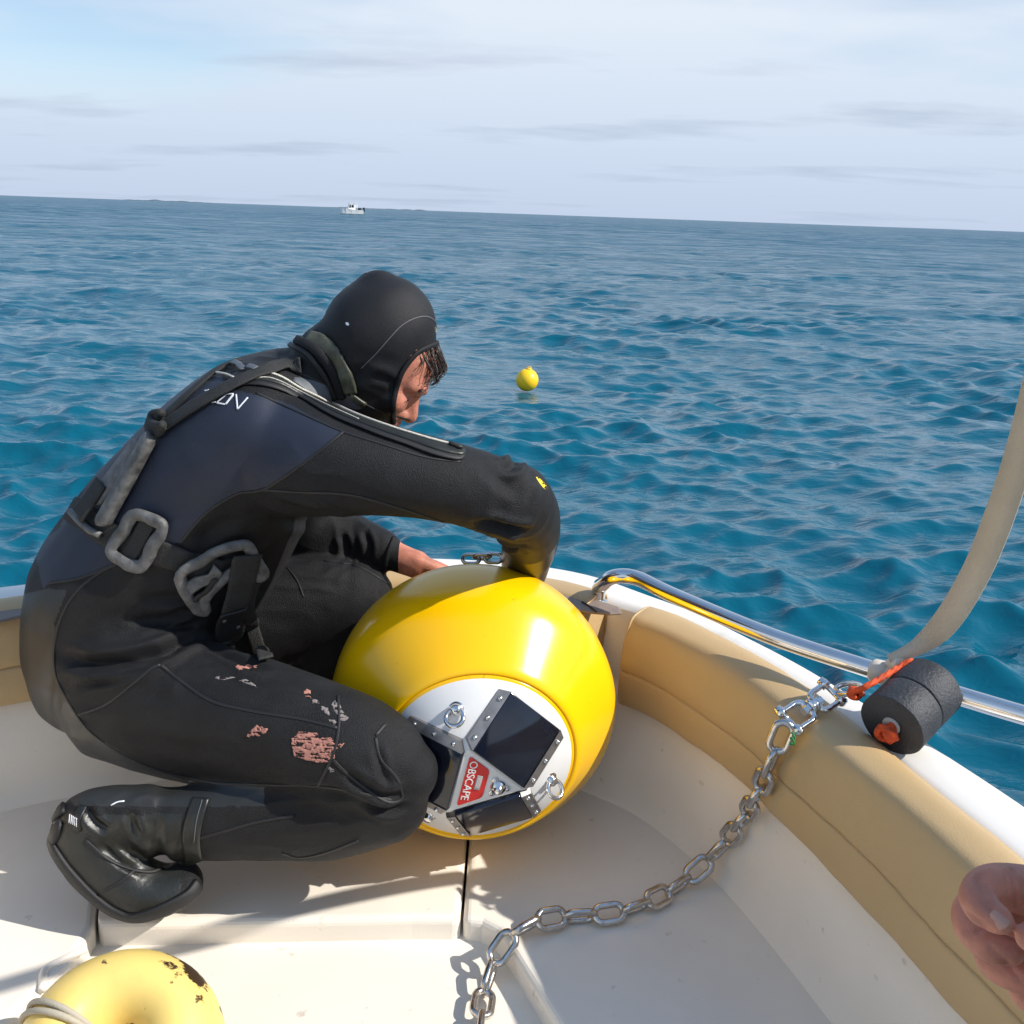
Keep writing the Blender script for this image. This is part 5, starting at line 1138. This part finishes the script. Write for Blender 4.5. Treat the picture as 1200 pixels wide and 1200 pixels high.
# worn yellow float by the port seat
def worn_yellow():
    m = mat('worn pale yellow float', (0.80, 0.58, 0.17), 0.42, var=0.10, vscale=10, bump=0.15, bscale=70, dirt=(0.045, 0.025, 0.012), dscale=34, dlo=0.58, dhi=0.63)
    t = m.node_tree; rmp = [n for n in t.nodes if n.type == 'VALTORGB'][-1]
    # scuffs sit in a patch on the shoulder of the float
    tcn = [n for n in t.nodes if n.type == 'TEX_COORD'][0]; vm = t.nodes.new('ShaderNodeVectorMath'); vm.operation = 'DISTANCE'; vm.inputs[1].default_value = tuple(SCUFF)
    t.links.new(tcn.outputs['Object'], vm.inputs[0]); mr = t.nodes.new('ShaderNodeMapRange'); mr.inputs[1].default_value = 0.015; mr.inputs[2].default_value = 0.085; mr.inputs[3].default_value = 0.20; mr.inputs[4].default_value = -0.09
    t.links.new(vm.outputs['Value'], mr.inputs[0]); src = rmp.inputs[0].links[0].from_socket; ad_ = t.nodes.new('ShaderNodeMath'); ad_.operation = 'ADD'
    t.links.new(src, ad_.inputs[0]); t.links.new(mr.outputs[0], ad_.inputs[1]); t.links.new(ad_.outputs[0], rmp.inputs[0]); return m
oc = on_z(142, 1240, 0.055); oa = Vector((0.10, -0.42, 0.90)).normalized()
SCUFF = Vector((0, 0, 0)); SCUFF = on_z(215, 1162, 0.10)
oldf = thing('old_float', (oc.x, oc.y, -0.04), 'scuffed pale yellow ring float with black stains on the deck', 'float')
pr = []
for k in range(33):
    a = -math.pi + 2 * math.pi * k / 32; R0, rx, rs = 0.071, 0.052, 0.078
    pr.append((rs * math.sin(a), R0 + rx * math.cos(a)))
ob = lathe(pr[:-1] + [pr[0]], oc, oa, worn_yellow(), 'ring_body', oldf, 72)
M_GRC = mat('grey cord', (0.42, 0.37, 0.28), 0.7, bump=0.4, bscale=300)
e1 = oa.cross(Vector((0, 1, 0))).normalized(); e2 = oa.cross(e1)
def around(ang, k_):
    out = []
    for t in np.linspace(0, 2 * math.pi, 40, endpoint=False):
        o_ = e1 * math.cos(ang) + e2 * math.sin(ang); out.append(tuple(oc + o_ * (0.071 + 0.0555 * math.cos(t)) + oa * (0.0815 * math.sin(t))))
    return out
dl = [(a, proj(Vector(around(a, 0)[10]))) for a in np.linspace(0, 2 * math.pi, 72)]
best = min(dl, key=lambda q: (q[1][0] - 75) ** 2 + (q[1][1] - 1180) ** 2)[0]
tube_obj('cord_loop', around(best, 0), 0.004, M_GRC, oldf, 10, closed=True)
tube_obj('cord_loop', around(best + 0.12, 0), 0.004, M_GRC, oldf, 10, closed=True)

# ------------------------------------------------------------------ out on the water
M_YEL2 = mat('matt yellow float', (0.90, 0.56, 0.008), 0.4, var=0.05, vscale=9)
mp = on_z(617.5, 452, WZ); mr_ = 13.2 / F * axial(mp)
mb = thing('marker_buoy', (mp.x, mp.y, WZ), 'small round yellow marker buoy floating on the open sea', 'buoy')
prof = [(-mr_, 0.0)] + [(-mr_ * math.cos(a), mr_ * math.sin(a)) for a in np.linspace(0.15, math.pi - 0.25, 22)] + [(mr_ * 0.98, 0.03), (mr_ * 1.06, 0.026), (mr_ * 1.06, 0.0)]
lathe(prof, (mp.x, mp.y, WZ + mr_ * 0.52), (0.12, 0, 1), M_YEL2, 'ball', mb, 40)
tube_obj('eye', [tuple(Vector((mp.x + 0.02, mp.y, WZ + mr_ * 1.56)) + Vector((0.016 * math.cos(t), 0, 0.016 * math.sin(t)))) for t in np.linspace(0, 2 * math.pi, 16, endpoint=False)], 0.004, M_YEL2, mb, 8, closed=True)
M_FB = mat('white boat paint', (0.80, 0.80, 0.78), 0.35); M_FW = mat('dark cabin glass', (0.02, 0.025, 0.03), 0.15)
bpz = on_z(413, 251.0, WZ); D = axial(bpz); u = D / F                 # metres per pixel there
fbt = thing('fishing_boat', tuple(bpz), 'small white cabin boat far off near the horizon', 'boat')
X = Vector((0.93, 0.36, 0)).normalized(); Yv = Vector((-X.y, X.x, 0)); Zv = Vector((0, 0, 1))
def fb(x, y, z): return bpz + X * x + Yv * y + Zv * z
L = 29 * u
# hull sections bow (left) to stern (right): x, half beam, sheer height, keel
secs = [(-0.50, 0.02, 1.75, 0.9), (-0.42, 0.45, 1.62, 0.0), (-0.28, 0.85, 1.45, -0.3), (-0.05, 1.10, 1.2, -0.4), (0.2, 1.15, 1.05, -0.4), (0.42, 1.10, 1.05, -0.4)]
V = []; Fc = []
for x, hb, sh, kl in secs: V += [fb(x * L, -hb, sh), fb(x * L, -hb * 0.8, 0.1), fb(x * L, 0, kl), fb(x * L, hb * 0.8, 0.1), fb(x * L, hb, sh)]
for i in range(len(secs) - 1):
    for k in range(5): l = (k + 1) % 5; Fc.append((i * 5 + k, i * 5 + l, i * 5 + 5 + l, i * 5 + 5 + k))
Fc += [(4, 3, 2, 1, 0), tuple(range(25, 30))]
mesh_obj('hull', V, Fc, M_FB, fbt, False)
cab = [(-0.22, 1.2), (-0.12, 2.5), (0.10, 2.6), (0.10, 1.0)]
V = [fb(x * L, s * 0.85, z) for s in (-1, 1) for x, z in cab]
cb_ = mesh_obj('cabin', V, [(0, 1, 2, 3), (7, 6, 5, 4), (0, 4, 5, 1), (1, 5, 6, 2), (2, 6, 7, 3)], M_FB, fbt, False)
for a in ((( -0.175, 1.6), (-0.125, 2.3), (-0.085, 2.35), (-0.085, 1.6)), ((-0.06, 1.65), (-0.06, 2.3), (0.03, 2.3), (0.03, 1.65))):
    for s in (-1, 1): mesh_obj('window', [fb(x * L, s * 0.87, z) for x, z in a] + [fb(x * L, s * 0.84, z) for x, z in a], [(0, 1, 2, 3), (7, 6, 5, 4), (0, 4, 5, 1), (1, 5, 6, 2), (2, 6, 7, 3), (3, 7, 4, 0)], M_FW, cb_, False)
rf = box_obj('roof', fb(0.02 * L, 0, 2.66), X, Yv, Zv, 0.34 * L, 1.9, 0.12, M_FB, fbt)
for s in (-1, 1): tube_obj('roof_post', [tuple(fb(0.17 * L, s * 0.8, 1.0)), tuple(fb(0.17 * L, s * 0.8, 2.6))], 0.07, M_FB, fbt, 8)
eng = box_obj('outboard_engine', fb(0.47 * L, 0, 1.2), X, Yv, Zv, 0.5, 0.5, 1.1, M_FW, fbt, 0.1)
box_obj('cockpit_locker', fb(0.28 * L, 0.1, 1.25), X, Yv, Zv, 0.9, 0.9, 0.7, M_FW, fbt, 0.05)
